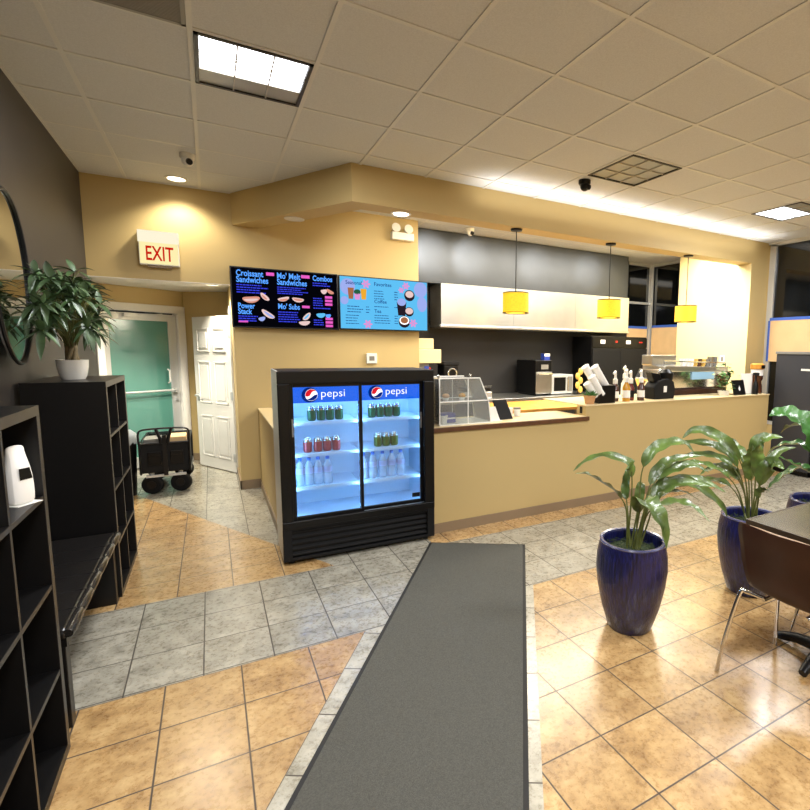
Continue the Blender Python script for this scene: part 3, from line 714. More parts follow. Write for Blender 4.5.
def cooler_door(x0, x1, yf, lx, name_txt, lr):
    fr = .022
    bm = bm_new(); box(bm, (x0-(.02 if x0 < .2 else 0), yf, .325), (x0+fr, yf+.02, 1.338)); box(bm, (x1-fr, yf, .325), (x1+(.02 if x1 > 1 else 0), yf+.02, 1.338)); box(bm, (x0+fr, yf, 1.308), (x1-fr, yf+.02, 1.338)); box(bm, (x0+fr, yf, .325), (x1-fr, yf+.02, .352))
    d = obj('door', bm, M['blackpl'], t, .003)
    bx('pane', (x0+fr, yf+.008, .352), (x1-fr, yf+.012, 1.308), M['glass'], d)
    bx('lit_sign', (x0+fr, yf+.013, 1.192), (x1-fr, yf+.018, 1.308), M['signblue'], d)
    yl = yf+.0065
    cx = x0+fr+.125; cz = 1.25; R = .043
    def cap_poly(fn, m, yy, nm):
        bm = bm_new(); vs = [bm.verts.new((cx+px, yy, cz+pz)) for px, pz in fn]; bm.faces.new(vs); obj(nm, bm, M[m], d)
    circ = [(R*math.cos(2*PI*k/40), R*math.sin(2*PI*k/40)) for k in range(40)]
    cap_poly([(p[0]*1.28-.012, p[1]*1.28) for p in circ], 'signdark', yl+.0006, 'emblem_halo'); cap_poly(circ, 'signwhite', yl, 'emblem_disc')
    rot = math.radians(24)
    def arc(a0, a1, rad, n=18): return [(rad*math.cos(a0+(a1-a0)*k/n), rad*math.sin(a0+(a1-a0)*k/n)) for k in range(n+1)]
    def wv(x, off, amp): return off+amp*math.sin(x/R*PI*.5)
    n = 16
    a0, a1 = math.radians(12), math.radians(168); ra = R*.96
    top = arc(a0, a1, ra); xl, xr = top[-1][0], top[0][0]
    top += [(xl+(xr-xl)*k/n, top[-1][1]+(top[0][1]-top[-1][1])*k/n-.010*math.sin(PI*k/n*2)) for k in range(1, n)]
    R2 = lambda p: (p[0]*math.cos(rot)-p[1]*math.sin(rot), p[0]*math.sin(rot)+p[1]*math.cos(rot))
    cap_poly([R2(p) for p in top], 'signred', yl-.0005, 'emblem_top')
    a0, a1 = math.radians(200), math.radians(340)
    bot = arc(a0, a1, ra); xr, xl = bot[-1][0], bot[0][0]
    bot += [(xr+(xl-xr)*k/n, bot[-1][1]+(bot[0][1]-bot[-1][1])*k/n+.004*math.sin(PI*k/n*2)) for k in range(1, n)]
    cap_poly([R2(p) for p in bot], 'signdark', yl-.0005, 'emblem_base')
    bm = bm_new(); text_mesh('pepsi', .082, (cx+.062, yl, 1.232), bm, 1.05, -.0008); obj('lettering', bm, M['signwhite'], d)
    bm = bm_new(); box(bm, (lr, yf-.003, .95), (lr+.012, yf, 1.08)); obj('finger_pull', bm, M['grey'], d)
    return d
cooler_door(.082, .590, .031, 0, '', .088); dR = cooler_door(.566, 1.078, .053, 0, '', 1.058)
bx('sticker', (.985, .0585, .375), (1.05, .0595, .41), M['blackpl'], dR)
# cooler contents (world placement follows the cooler's own turn)
cth = math.radians(-1.5)
def cw(x, y, z): return (.39+x*math.cos(cth)-y*math.sin(cth), 3.83+x*math.sin(cth)+y*math.cos(cth), z)
def make_can(body, label, group):
    t = thing('drink_can', label, 'can', (0, 0, 0), group=group)
    bm = bm_new(); lathe(bm, [(0, .003), (.024, 0), (.031, .008), (.0325, .02), (.0325, .095)], seg=20); obj('body', bm, M[body], t, smooth=True)
    bm = bm_new(); lathe(bm, [(.0325, .095), (.027, .106), (.027, .109), (.025, .109), (.024, .106), (0, .106)], seg=20); obj('lid', bm, M['canmetal'], t, smooth=True)
    bm = bm_new(); lathe(bm, [(.0327, .08), (.0327, .092)], seg=20); obj('band', bm, M['canmetal'], t, smooth=True)
    return t
ORD = ['leftmost', 'second from left', 'third from left', 'fourth from left', 'fifth from left']
def can_row(body, xs, z, color, where, group):
    first = None
    for i, x in enumerate(xs):
        o_ = ORD[i] if i < len(xs)-1 else 'rightmost'
        lab = f'{o_} {color} can {where}'
        if first is None: first = make_can(body, lab, group); first.location = cw(x, .19, z)
        else: dup(first, cw(x, .19, z), label=lab, group=group)
can_row('cangreen', [.245, .312, .379, .446], SH[2], 'green', 'on the top shelf behind the left door', 'green cans in the left half of the cooler')
can_row('cangreen', [.70, .767, .834, .901], SH[2], 'green', 'on the top shelf behind the right door', 'green cans on the top shelf of the right half')
can_row('canred', [.21, .285, .352, .419], SH[1], 'reddish', 'on the middle shelf behind the left door', 'reddish cans on the middle shelf')
can_row('canolive', [.745, .812, .879], SH[1], 'olive green', 'on the middle shelf behind the right door', 'olive cans on the middle shelf')
def make_bottle(label, group):
    t = thing('water_bottle', label, 'bottle', (0, 0, 0), group=group)
    bm = bm_new(); lathe(bm, [(0, .002), (.03, 0), (.034, .01), (.034, .06), (.032, .075), (.034, .09), (.034, .135), (.024, .165), (.013, .185), (.013, .195)], seg=20); obj('body', bm, M['bottle'], t, smooth=True)
    bm = bm_new(); lathe(bm, [(.0345, .092), (.0345, .135)], seg=20); obj('label_sleeve', bm, M['blabel'], t, smooth=True)
    bm = bm_new(); lathe(bm, [(.0145, .19), (.0145, .212), (0, .212)], seg=16); obj('cap', bm, M['bcap'], t, smooth=True)
    return t
b0 = None
for xs, where, g in (([.15, .215, .28, .35], 'behind the left cooler door', 'water bottles behind the left door'), ([.625, .70, .78, .855, .93], 'behind the right cooler door', 'water bottles behind the right door')):
    for i, x in enumerate(xs):
        lab = f"{ORD[i] if i < len(xs)-1 else 'rightmost'} clear water bottle {where}"
        if b0 is None: b0 = make_bottle(lab, g); b0.location = cw(x, .19, SH[0])
        else: dup(b0, cw(x, .19, SH[0]), label=lab, group=g)

# ------------------------------------------------------------------ service counter
t = thing('service_counter', 'tan walled service counter with a low and a raised part', 'counter', (0, 3.93, 0))
LX0, LX1, TX1 = 1.565, 3.24, 6.34
LH, TH = .93, 1.04
bx('low_wall', (LX0, 0, 0), (LX1, .12, LH-.045), M['tan'], t)
bm = bm_new(); box(bm, (LX1, 0, 0), (TX1, .14, TH-.012)); box(bm, (TX1-.14, .14, 0), (TX1, .75, TH-.012)); obj('raised_wall', bm, M['tan'], t)
bm = bm_new(); box(bm, (LX1-.005, -.008, TH-.012), (TX1+.008, .76, TH)); obj('raised_top', bm, M['ctop'], t, .003)
bm = bm_new(); box(bm, (LX0, -.012, LH-.004), (LX1, .50, LH)); box(bm, (LX0, 0.006, LH-.044), (LX1, .50, LH-.004)); obj('countertop', bm, M['ctop'], t)
bx('edge_trim', (LX0, -.022, LH-.045), (LX1+.035, .004, LH-.004), M['woodedge'], t, .003)
bm = bm_new(); box(bm, (LX0, -.012, 0), (TX1, 0, .085)); box(bm, (TX1, -.012, 0), (TX1+.012, .75, .085)); obj('baseboard', bm, M['base'], t)
bx('rear_panel', (LX0+.4, .48, 0), (LX1, .50, LH-.05), M['ctop'], t)
bx('switch_plate', (LX1-.004-.002, .05, LH+.02), (LX1-.005, .09, LH+.09), M['blackpl'], t)
t = thing('half_wall', 'tan half wall running back behind the cooler', 'half wall', (.435, 4.385, 0))
bx('wall_body', (0, 0, 0), (.12, 1.843, .895), M['tan'], t); bx('wall_cap', (-.008, 0, .895), (.13, 1.843, .91), M['ctop'], t, .002); bx('baseboard', (-.012, 0, 0), (0, 1.83, .085), M['base'], t)

# ------------------------------------------------------------------ kitchen fittings
t = thing('exhaust_hood', 'long stainless steel hood below the grey metal panel', 'hood', (2.76, 6.50, 1.92))
HW = 3.49
bm = bm_new(); prism_y(bm, [(0, 0), (HW, 0), (HW, .565), (0, .565)], 0, .4); obj('canopy', bm, M['wsteel'], t, .006)
bx('lip', (-.015, -.012, -.035), (HW+.015, .4, .0), M['steel'], t, .004)
for x in (1.17, 2.33): bx('seam', (x-.004, -.003, 0), (x+.004, 0, .565), M['steel'], t)
struct(bx('wall_hood_panel', (2.34, 6.56, 2.486), (6.26, 6.9, HC-.008), M['dkpanel']))

t = thing('prep_table', 'butcher block prep table behind the low counter', 'table', (3.75, 5.35, 0))
bx('tabletop', (-.85, -.42, .85), (.85, .42, .89), M['wood'], t, .006)
for sx in (-.78, .78):
    for sy in (-.36, .36): bx('leg', (sx-.025, sy-.025, 0), (sx+.025, sy+.025, .85), M['steel'], t)
bx('lower_shelf', (-.8, -.38, .2), (.8, .38, .22), M['steel'], t)
t = thing('work_counter', 'stainless steel work counter along the dark kitchen wall', 'counter', (3.75, 6.4, 0))
bx('worktop', (-1.25, -.30, .85), (1.6, .5, .895), M['steel'], t, .004); bx('body', (-1.22, -.24, .08), (1.57, .48, .85), M['dkwall'], t); bx('plinth', (-1.2, -.2, 0), (1.55, .46, .08), M['blackpl'], t)

# black oven with a small box on it
t = thing('oven', 'black high speed oven on the steel work counter', 'oven', (4.17, 6.28, .895))
bx('body', (.02, 0, .02), (.32, .55, .535), M['blackpl'], t, .01); bx('door_panel', (.025, -.015, .03), (.315, 0, .36), M['steel'], t, .004)
bm = bm_new(); cyl(bm, (.04, -.05, .33), (.30, -.05, .33), .009, seg=10); box(bm, (.05, -.05, .322), (.06, -.01, .338)); box(bm, (.28, -.05, .322), (.29, -.01, .338)); obj('handle', bm, M['chrome'], t)
bx('control_panel', (.12, -.006, .40), (.25, 0, .47), M['grey'], t)
for x in (.05, .28): bx('foot', (x-.02, .05, 0), (x+.02, .5, .02), M['blackpl'], t)
t = thing('microwave_oven', 'silver microwave with dark window beside the black oven', 'microwave', (4.70, 6.30, .895))
bx('body', (-.20, 0, .015), (.22, .36, .31), M['alum'], t, .006); bx('window', (-.15, -.006, .06), (.07, 0, .27), M['blackpl'], t); bx('keypad', (.12, -.006, .05), (.20, 0, .28), M['grey'], t)
bm = bm_new(); cyl(bm, (.095, -.03, .06), (.095, -.03, .27), .008, seg=8); box(bm, (.09, -.03, .07), (.1, 0, .08)); box(bm, (.09, -.03, .25), (.1, 0, .26)); obj('handle', bm, M['chrome'], t)
for x in (-.17, .19): bx('foot', (x-.015, .03, 0), (x+.015, .33, .015), M['blackpl'], t)
t = thing('blue_carton', 'small blue carton on top of the black oven', 'box', (4.46, 6.42, 1.43)); bx('body', (-.05, -.05, 0), (.05, .05, .10), M['blueitem'], t); bx('flap', (-.05, -.052, .06), (.05, -.05, .1), M['paper'], t)
# yellow snack rack
t = thing('snack_rack', 'wire rack of yellow packets beside the silver microwave', 'rack', (5.0, 6.22, .895))
bm = bm_new(); cyl(bm, (0, .06, 0), (0, .06, .42), .006, seg=8); cyl(bm, (0, .06, 0), (0, .06, .008), .07, seg=20); obj('stand', bm, M['blackmetal'], t)
for k in range(5):
    bm = bm_new(); s = -1 if k % 2 else 1; sphere(bm, (s*.028, .03, .07+k*.072), .056, 14, 1.0, .8, .4); obj('packet', bm, M['yellowpk'], t, smooth=True)
# steel panini press / slicer
t = thing('panini_press', 'steel sandwich press on the work counter behind the pastry case', 'press', (3.22, 6.30, .895))
bx('base', (-.20, 0, .0), (.24, .34, .09), M['steel'], t, .01); bx('lid', (-.18, .0, .095), (.22, .34, .15), M['blackpl'], t, .01)
bm = bm_new(); tube(bm, [(-.16, .02, .13), (-.16, -.05, .17), (.2, -.05, .17), (.2, .02, .13)], .009, 8); obj('handle', bm, M['chrome'], t, smooth=True)
t = thing('napkin_tin', 'small pale tin sitting on the sandwich press', 'tin', (3.30, 6.5, 1.045)); bm = bm_new(); lathe(bm, [(0, 0), (.05, 0), (.05, .1), (.045, .105), (0, .105)], seg=20); obj('body', bm, M['whitepl'], t, smooth=True)
bm = bm_new(); lathe(bm, [(.052, .095), (.052, .11), (0, .112)], seg=20); obj('lid', bm, M['steel'], t, smooth=True)
t = thing('coffee_grinder', 'black coffee grinder with round chrome dial at left kitchen wall', 'grinder', (2.835, 6.35, .895))
bx('body', (-.10, 0, 0), (.12, .24, .47), M['blackpl'], t, .015); bx('lid', (-.11, -.01, .47), (.13, .25, .52), M['blackmat'], t, .008)
bm = bm_new(); n = 24; tube(bm, [(.02+.062*math.cos(2*PI*k/n), -.008, .36+.062*math.sin(2*PI*k/n)) for k in range(n)], .013, 8, closed=True); obj('dial_ring', bm, M['chrome'], t, smooth=True)
bx('tray', (-.09, -.08, 0), (.11, 0, .02), M['steel'], t)
t = thing('paper_dispenser', 'cream paper dispenser boxes on shelf left of coffee grinder', 'dispenser', (2.5, 6.4, .895))
bx('stand', (-.1, 0, 0), (.04, .2, .50), M['grey'], t, .005); bx('upper_box', (-.12, -.02, .69), (.10, .2, .83), M['ctop'], t, .006); bx('lower_box', (-.12, -.04, .50), (.20, .2, .685), M['ctop'], t, .006); bx('cup_slot', (-.03, -.012, .22), (.03, 0, .46), M['blueitem'], t)
t = thing('red_bottle', 'red topped sauce bottle beside the cream dispenser', 'bottle', (2.47, 6.2, .895)); bm = bm_new(); lathe(bm, [(0, 0), (.035, 0), (.035, .3), (.015, .36), (.015, .38), (0, .38)], seg=16); obj('body', bm, M['whitepl'], t, smooth=True); bm = bm_new(); lathe(bm, [(.018, .36), (.018, .41), (.008, .45), (0, .45)], seg=14); obj('cap', bm, M['red'], t, smooth=True)

# black upright fridge under the hood end
t = thing('upright_fridge', 'black upright fridge below the right end of the hood', 'refrigerator', (5.78, 6.40, 0))
bx('body', (-.42, 0, .08), (.82, .5, 1.82), M['blackpl'], t, .01); bx('door', (-.41, -.03, .10), (.20, 0, 1.62), M['blackmat'], t, .006); bx('door', (.205, -.03, .10), (.81, 0, 1.62), M['blackmat'], t, .006)
bx('vent_panel', (-.41, -.02, 1.64), (.81, 0, 1.8), M['blackpl'], t); bx('foot', (-.4, .04, 0), (.8, .48, .08), M['blackpl'], t)
for x in (-.25, .32): bx('notice', (x, -.024, 1.70), (x+.10, -.02, 1.76), M['paper'], t)
bx('red_lamp', (.08, -.024, 1.72), (.12, -.02, 1.75), M['red'], t); bx('red_lamp', (.62, -.024, 1.72), (.70, -.02, 1.74), M['red'], t)
# kraft paper with blue tape on the windows
def kraft(name, label, lo, hi, axis, left=False):
    t = thing(name, label, 'paper sheet', lo)
    s = [hi[i]-lo[i] for i in range(3)]
    bx('sheet', (0, 0, 0), tuple(s), M['card'], t)
    if axis == 'x':   # lies in a plane x = const, facing -x
        bx('tape', (-.003, 0, s[2]-.03), (-.0005, s[1], s[2]+.012), M['tape'], t)
        if left: bx('tape', (-.003, s[1]-.012, 0), (-.0005, s[1]+.022, s[2]-.03), M['tape'], t)
    else: bx('tape', (0, -.003, s[2]-.03), (s[0], -.0005, s[2]+.012), M['tape'], t)
kraft('kraft_sheet', 'kraft paper sheet with blue tape on the back kitchen window', (6.66, 6.955, 1.34), (7.17, 6.963, 2.03), 'y')
kraft('kraft_sheet', 'kraft paper sheet with blue tape on the side kitchen window', (7.215, 6.02, 1.345), (7.223, 6.88, 2.05), 'x')
kraft('kraft_sheet', 'wide kraft paper sheet with blue tape behind the tall black cabinet', (7.235, 2.6, 1.45), (7.241, 4.55, 2.085), 'x', True)
t = thing('wall_outlet', 'white outlet plate on the bright cream wall', 'outlet', (6.866, 5.05, 1.42)); bx('plate', (-.012, -.04, 0), (-.0, .04, .11), M['whitepl'], t); bx('socket', (-.014, -.02, .02), (-.0122, .02, .09), M['grey'], t)

# ------------------------------------------------------------------ on the low counter
t = thing('pastry_case', 'clear acrylic pastry case on the low counter', 'display case', (1.67, 3.97, LH+.0005))
prof = [(0, 0), (.50, 0), (.475, .20), (.385, .405), (0, .405)]
def side(y0, y1, nm):
    bm = bm_new(); prism_y(bm, prof, y0, y1); return obj(nm, bm, M['acryl'], t)
side(0, .006, 'side_pane'); side(.334, .34, 'side_pane')
def slab(p, q, nm, m, th=.006):
    bm = bm_new(); a = Vector((p[0], 0, p[1])); c = Vector((q[0], 0, q[1])); n = (c-a).normalized(); n = Vector((-n.z, 0, n.x))*th
    vs = [a, c, c+n, a+n]; prism_y(bm, [(v.x, v.z) for v in vs], .006, .334); return obj(nm, bm, M[m], t)
slab((.475, .20), (.385, .405), 'front_flap', 'acryl'); slab((.5, .006), (.475, .2), 'front_pane', 'acryl'); slab((0, .399), (.385, .399), 'top_pane', 'acryl'); slab((.006, .006), (.006, .399), 'back_pane', 'acryl')
bx('shelf', (.008, .008, .20), (.46, .33, .206), M['acryl'], t); bx('base', (0, 0, 0), (.5, .34, .008), M['whitepl'], t)
for yy in (0., .334):
    bm = bm_new()
    for p, q in zip(prof, prof[1:]+prof[:1]): tube(bm, [(p[0], yy+.003, p[1]+.003), (q[0], yy+.003, q[1]+.003)], .0055, 6)
    tube(bm, [(.27, yy+.003, .0), (.27, yy+.003, .40)], .005, 6); tube(bm, [(0, yy+.003, .205), (.475, yy+.003, .205)], .006, 6)
    obj('edge', bm, M['paper'], t, smooth=True)
for x in (.05, .36):
    bm = bm_new(); sphere(bm, (x, .15, .42), .014, 10); obj('knob', bm, M['chrome'], t, smooth=True)
bx('hinge', (.2, .02, .405), (.26, .05, .415), M['chrome'], t)
for x, y_, w_, h_, m_, lab, nm in ((1.79, 4.10, .14, .085, 'blueitem', 'blue packet on the floor of the pastry case', 'snack_box'), (1.735, 4.04, .06, .07, 'paper', 'small white cup at the left in the pastry case', 'paper_cup')):
    t = thing(nm, lab, 'cup' if nm == 'paper_cup' else 'box', (x, y_, LH+.009))
    if nm == 'paper_cup':
        bm = bm_new(); lathe(bm, [(0, 0), (.026, 0), (.036, .07), (.034, .07), (.024, .004), (0, .004)], seg=18); obj('body', bm, M[m_], t, smooth=True)
        bm = bm_new(); lathe(bm, [(.036, .066), (.038, .07), (.036, .074), (.034, .07)], seg=18); obj('rim', bm, M[m_], t, smooth=True)
    else: bx('body', (-w_/2, -.04, 0), (w_/2, .08, h_), M[m_], t, .004); bx('strip', (-w_/2, -.0412, h_*.4), (w_/2, -.0402, h_*.55), M['paper'], t)
for k, (x, m_) in enumerate(((1.80, 'terra'), (1.96, 'amber'))):
    t = thing('muffin', ('brown muffin on the upper shelf of the pastry case', 'golden muffin on the upper shelf of the pastry case')[k], 'muffin', (x, 4.14, LH+.206), group='muffins in the pastry case')
    bm = bm_new(); lathe(bm, [(0, 0), (.022, 0), (.03, .03)], seg=16); obj('paper_case', bm, M['paper'], t, smooth=True); bm = bm_new(); sphere(bm, (0, 0, .035), .034, 14, .7); obj('crumb', bm, M[m_], t, smooth=True)
t = thing('card_terminal', 'black payment tablet tilted on the low counter', 'card terminal', (2.385, 4.10, LH+.0005), .1)
bm = bm_new(); prism_y(bm, [(0, 0), (.0, .002), (.002, .0)], 0, .001); bm.free()
bm = bm_new(); v = [(-.085, -.03, .0), (.085, -.03, .0), (.065, .06, .18), (-.095, .06, .18)]
a = [bm.verts.new(p) for p in v]; c = [bm.verts.new((p[0], p[1]+.014, p[2]+.004)) for p in v]
bm.faces.new(a); bm.faces.new(c[::-1])
for q in range(4): bm.faces.new((a[q], a[(q+1) % 4], c[(q+1) % 4], c[q]))
obj('tablet', bm, M['blackpl'], t, .004)
bm = bm_new(); prism_y(bm, [(-.03, 0), (.03, 0), (.02, .1), (-.02, .1)], .03, .1); obj('stand', bm, M['blackmat'], t)
t = thing('card_holder', 'white card holder leaning left of the payment tablet', 'card holder', (2.25, 4.02, LH+.0005), .15)
bm = bm_new(); v = [(-.06, 0, 0), (.05, 0, 0), (.03, .05, .13), (-.04, .05, .13)]; a = [bm.verts.new(p) for p in v]; c = [bm.verts.new((p[0], p[1]+.006, p[2])) for p in v]; bm.faces.new(a); bm.faces.new(c[::-1])
for q in range(4): bm.faces.new((a[q], a[(q+1) % 4], c[(q+1) % 4], c[q]))
obj('card', bm, M['paper'], t); bx('base', (-.065, -.02, 0), (.06, .07, .006), M['paper'], t)
for k, (x, m_) in enumerate(((2.53, 'whitepl'), (2.62, 'whitepl'))):
    t = thing('sauce_pot', ('white lidded pot right of the payment tablet', 'white lidded pot further right beside its twin')[k], 'pot', (x, 4.25, LH), group='white lidded pots'); t.location.z += .001
    bm = bm_new(); lathe(bm, [(0, 0), (.032, 0), (.036, .075), (0, .075)], seg=18); obj('body', bm, M[m_], t, smooth=True); bm = bm_new(); lathe(bm, [(.038, .07), (.038, .085), (0, .09)], seg=18); obj('lid', bm, M['grey' if k else 'whitepl'], t, smooth=True)

# ------------------------------------------------------------------ on the raised counter
t = thing('cup_dispenser', 'black angled dispenser holding stacks of white cups', 'cup dispenser', (3.50, 4.06, TH))
bm = bm_new(); prism_y(bm, [(-.045, 0), (.18, 0), (.18, .19), (-.0, .19)], -.08, .14); obj('bin', bm, M['blackpl'], t, .006)
bm = bm_new(); prism_y(bm, [(-.02, .19), (.15, .19), (.06, .30), (-.06, .30)], .06, .1); obj('back_plate', bm, M['blackmat'], t)
for k, (x0, z0, ln, yy) in enumerate(((.075, .11, .33, .045), (.165, .11, .33, .0), (.02, .09, .23, -.05), (-.045, .07, .17, -.02))):
    c = thing('cup_stack', f'{("tall left stack", "tall right stack", "third stack, shorter,", "shortest stack")[k]} of white paper cups leaning from the black dispenser', 'cup stack', (3.50+x0, 4.06+yy, TH+z0), group='stacked white cups')
    d = Vector((-.60, .05, .80)).normalized()
    bm = bm_new(); cyl(bm, (0, 0, 0), d*ln, .036, .042, 20); obj('sleeve', bm, M['paper'], c, smooth=True)
    bm = bm_new(); tube(bm, [d*ln, d*(ln+.012), d*(ln+.018)], [.045, .045, .03], 20); obj('rim', bm, M['paper'], c, smooth=True)

t = thing('succulent_pot', 'small succulent in a pale terracotta pot at the counter corner', 'potted plant', (3.36, 4.02, TH))
bm = bm_new(); lathe(bm, [(0, 0), (.045, 0), (.062, .075), (.068, .075), (.068, .09), (.056, .09), (.05, .07), (0, .07)], seg=24); obj('pot', bm, M['terra'], t, smooth=True)
bm = bm_new(); r_ = random.Random(5)
for k in range(22):
    a = r_.uniform(0, 2*PI); e = r_.uniform(.3, 1.3); d = Vector((math.cos(a)*math.cos(e), math.sin(a)*math.cos(e), math.sin(e)))
    p = Vector((0, 0, .075))+Vector((math.cos(a), math.sin(a), 0))*.025; tube(bm, [p, p+d*.035, p+d*.07], [.008, .012, .002], 6)
obj('foliage', bm, M['leafC'], t, smooth=True)

def pump_bottle(x, y, body, lab, h=.2, cap='whitepl'):
    t = thing('syrup_bottle', lab, 'bottle', (x, y, TH), group='syrup bottles with pumps')
    bm = bm_new(); lathe(bm, [(0, 0), (.04, 0), (.042, .01), (.042, h*.7), (.018, h*.92), (.018, h)], seg=20); obj('body', bm, M[body], t, smooth=True)
    bm = bm_new(); lathe(bm, [(.0428, h*.18), (.0428, h*.55)], seg=20); obj('label_band', bm, M['paper' if body != 'redsyrup' else 'blackmat'], t, smooth=True)
    bm = bm_new(); lathe(bm, [(.026, h-.01), (.026, h+.04), (.013, h+.05), (.013, h+.11), (0, h+.11)], seg=16); tube(bm, [(.0, 0, h+.11), (-.02, -.02, h+.125), (-.07, -.05, h+.105)], .013, 8); obj('pump', bm, M[cap], t, smooth=True)
pump_bottle(3.80, 4.12, 'brownsyrup', 'dark brown syrup bottle nearest the cup dispenser')
pump_bottle(3.91, 4.06, 'amber', 'golden syrup bottle between two dark ones', .22)
pump_bottle(4.03, 4.12, 'redsyrup', 'dark red syrup bottle right of the golden one', .2)
pump_bottle(4.13, 4.06, 'brownsyrup', 'brown syrup bottle next to the black grinder', .21)
pump_bottle(4.16, 4.35, 'whitepl', 'white bottle with pump behind the brown syrup bottle', .24)

t = thing('bean_hopper', 'black bean grinder with white badge in front of the espresso machine', 'grinder', (4.50, 4.10, TH))
bm = bm_new(); prism_y(bm, [(-.17, 0), (.15, 0), (.17, .10), (.14, .20), (.05, .24), (-.12, .21), (-.19, .14)], -.06, .1); obj('body', bm, M['blackmat'], t, .012)
bm = bm_new(); prism_y(bm, [(-.16, .2), (-.02, .2), (-.06, .29), (-.20, .31)], -.03, .07); obj('left_lobe', bm, M['blackpl'], t, .01)
bm = bm_new(); lathe(bm, [(0, .2), (.08, .2), (.09, .30), (.05, .34), (0, .34)], (.08, .02, 0), 20); obj('hopper', bm, M['blackpl'], t, smooth=True)
bx('badge', (-.03, -.063, .08), (.02, -.061, .15), M['paper'], t)

t = thing('espresso_machine', 'wide chrome espresso machine behind the raised counter', 'espresso machine', (5.38, 4.45, TH))
bm = bm_new(); prism_y(bm, [(-.68, .07), (.60, .07), (.72, .20), (.68, .30), (-.66, .33), (-.74, .2)], -.12, .24); obj('body', bm, M['chrome'], t, .02)
bm = bm_new(); prism_y(bm, [(-.60, .30), (.62, .28), (.62, .345), (-.6, .37)], -.14, .24); obj('cup_rail', bm, M['steel'], t, .01)
bx('rear_panel', (-.1, -.135, .19), (.34, -.121, .29), M['iceblue'], t, .004); bx('lower_tray', (-.62, -.15, .0), (.58, .22, .07), M['brown'], t, .01)
bm = bm_new()
for x in (-.4, 0., .4): cyl(bm, (x, .2, .20), (x, .2, .09), .04, seg=16)
obj('group_head', bm, M['chrome'], t, smooth=True)
bm = bm_new(); tube(bm, [(-.58, -.1, .37), (-.58, -.1, .43), (.6, -.1, .40), (.6, -.1, .345)], .008, 8); obj('gallery_rail', bm, M['chrome'], t, smooth=True)
bx('upper_box', (-.66, .02, .37), (-.22, .2, .5), M['steel'], t, .01)
cupc = None
mats = ['paper', 'paper', 'paper', 'yellowpk', 'brownsyrup', 'yellowpk', 'grey', 'steel', 'grey']
for k in range(9):
    x = 5.24+k*.078; y_ = 4.44
    lab = f"{['first','second','third','fourth','fifth','sixth','seventh','eighth','ninth'][k]} {('white','white','white','yellow','brown','yellow','grey','steel','grey')[k]} cup from the left on top of the espresso machine"
    c = thing('coffee_cup', lab, 'cup', (x, y_, TH+.362-.02*(x-4.78)/1.2), group='cups on the espresso machine'); c.scale = (1.25, 1.25, 1.35)
    bm = bm_new(); lathe(bm, [(0, 0), (.024, 0), (.033, .075 if k < 7 else .1), (.031, .075 if k < 7 else .1), (.022, .006), (0, .006)], seg=18); obj('body', bm, M[mats[k]], c, smooth=True)
    bm = bm_new(); tube(bm, [(.028, -.005, .02), (.05, -.01, .03), (.05, -.01, .05), (.031, -.005, .06)], .004, 6); obj('handle', bm, M[mats[k]], c, smooth=True)

t = thing('herb_pot', 'green leafy herb in a white pot right of espresso machine', 'potted plant', (5.58, 4.06, TH+.0005))
bm = bm_new(); lathe(bm, [(0, 0), (.06, 0), (.075, .06), (.07, .06), (.06, .045), (0, .045)], seg=22); obj('pot', bm, M['ceramic'], t, smooth=True)
bm = bm_new(); r_ = random.Random(8)
for k in range(150):
    p = Vector((r_.gauss(0, .06), r_.gauss(0, .05), .08+abs(r_.gauss(.12, .08)))); a = r_.uniform(0, 2*PI); e = r_.uniform(-.5, .9); s = r_.uniform(.035, .06)
    d = Vector((math.cos(a)*math.cos(e), math.sin(a)*math.cos(e), math.sin(e))); n = d.cross(Vector((0, 0, 1))).normalized()*s*.5
    vs = [bm.verts.new(q) for q in (p, p+d*s*.5+n, p+d*s, p+d*s*.5-n)]; bm.faces.new(vs)
obj('foliage', bm, M['leafC'], t)
bm = bm_new()
for k in range(6): a = k*1.05; tube(bm, [(0.02*math.cos(a), .02*math.sin(a), .04), (.05*math.cos(a), .045*math.sin(a), .2)], .003, 5)
obj('stem', bm, M['stem'], t)
t = thing('order_tablet', 'black tablet stand with white emblem on the raised counter', 'tablet', (5.82, 3.99, TH+.0005))
bm = bm_new(); v = [(-.12, 0, 0), (.12, 0, 0), (.12, .05, .19), (-.12, .05, .19)]; a = [bm.verts.new(p) for p in v]; c = [bm.verts.new((p[0], p[1]+.014, p[2])) for p in v]; bm.faces.new(a); bm.faces.new(c[::-1])
for q in range(4): bm.faces.new((a[q], a[(q+1) % 4], c[(q+1) % 4], c[q]))
obj('case', bm, M['blackpl'], t, .004)
bm = bm_new(); n = 20
for dz, r1, r2 in ((0, .018, .024), (.029, .006, .010)):
    bm.faces.new([bm.verts.new((r1*math.cos(2*PI*k/n)+(.006 if dz else 0), .0155+.013*0+ (dz+.0)*.26+ (r2*math.sin(2*PI*k/n))*.26+.0035-.0, .078+dz+r2*math.sin(2*PI*k/n))) for k in range(n)])
for v_ in bm.verts: v_.co.y -= .002
obj('emblem', bm, M['paper'], t); bx('foot', (-.06, .02, 0), (.06, .12, .01), M['blackpl'], t)
t = thing('menu_card', 'white paper card standing right of the black tablet stand', 'card', (6.03, 4.05, TH), -.2); bx('sheet', (-.10, 0, .0), (.09, .004, .27), M['paper'], t); bx('holder', (-.10, -.02, 0), (.09, .024, .012), M['acryl'], t)
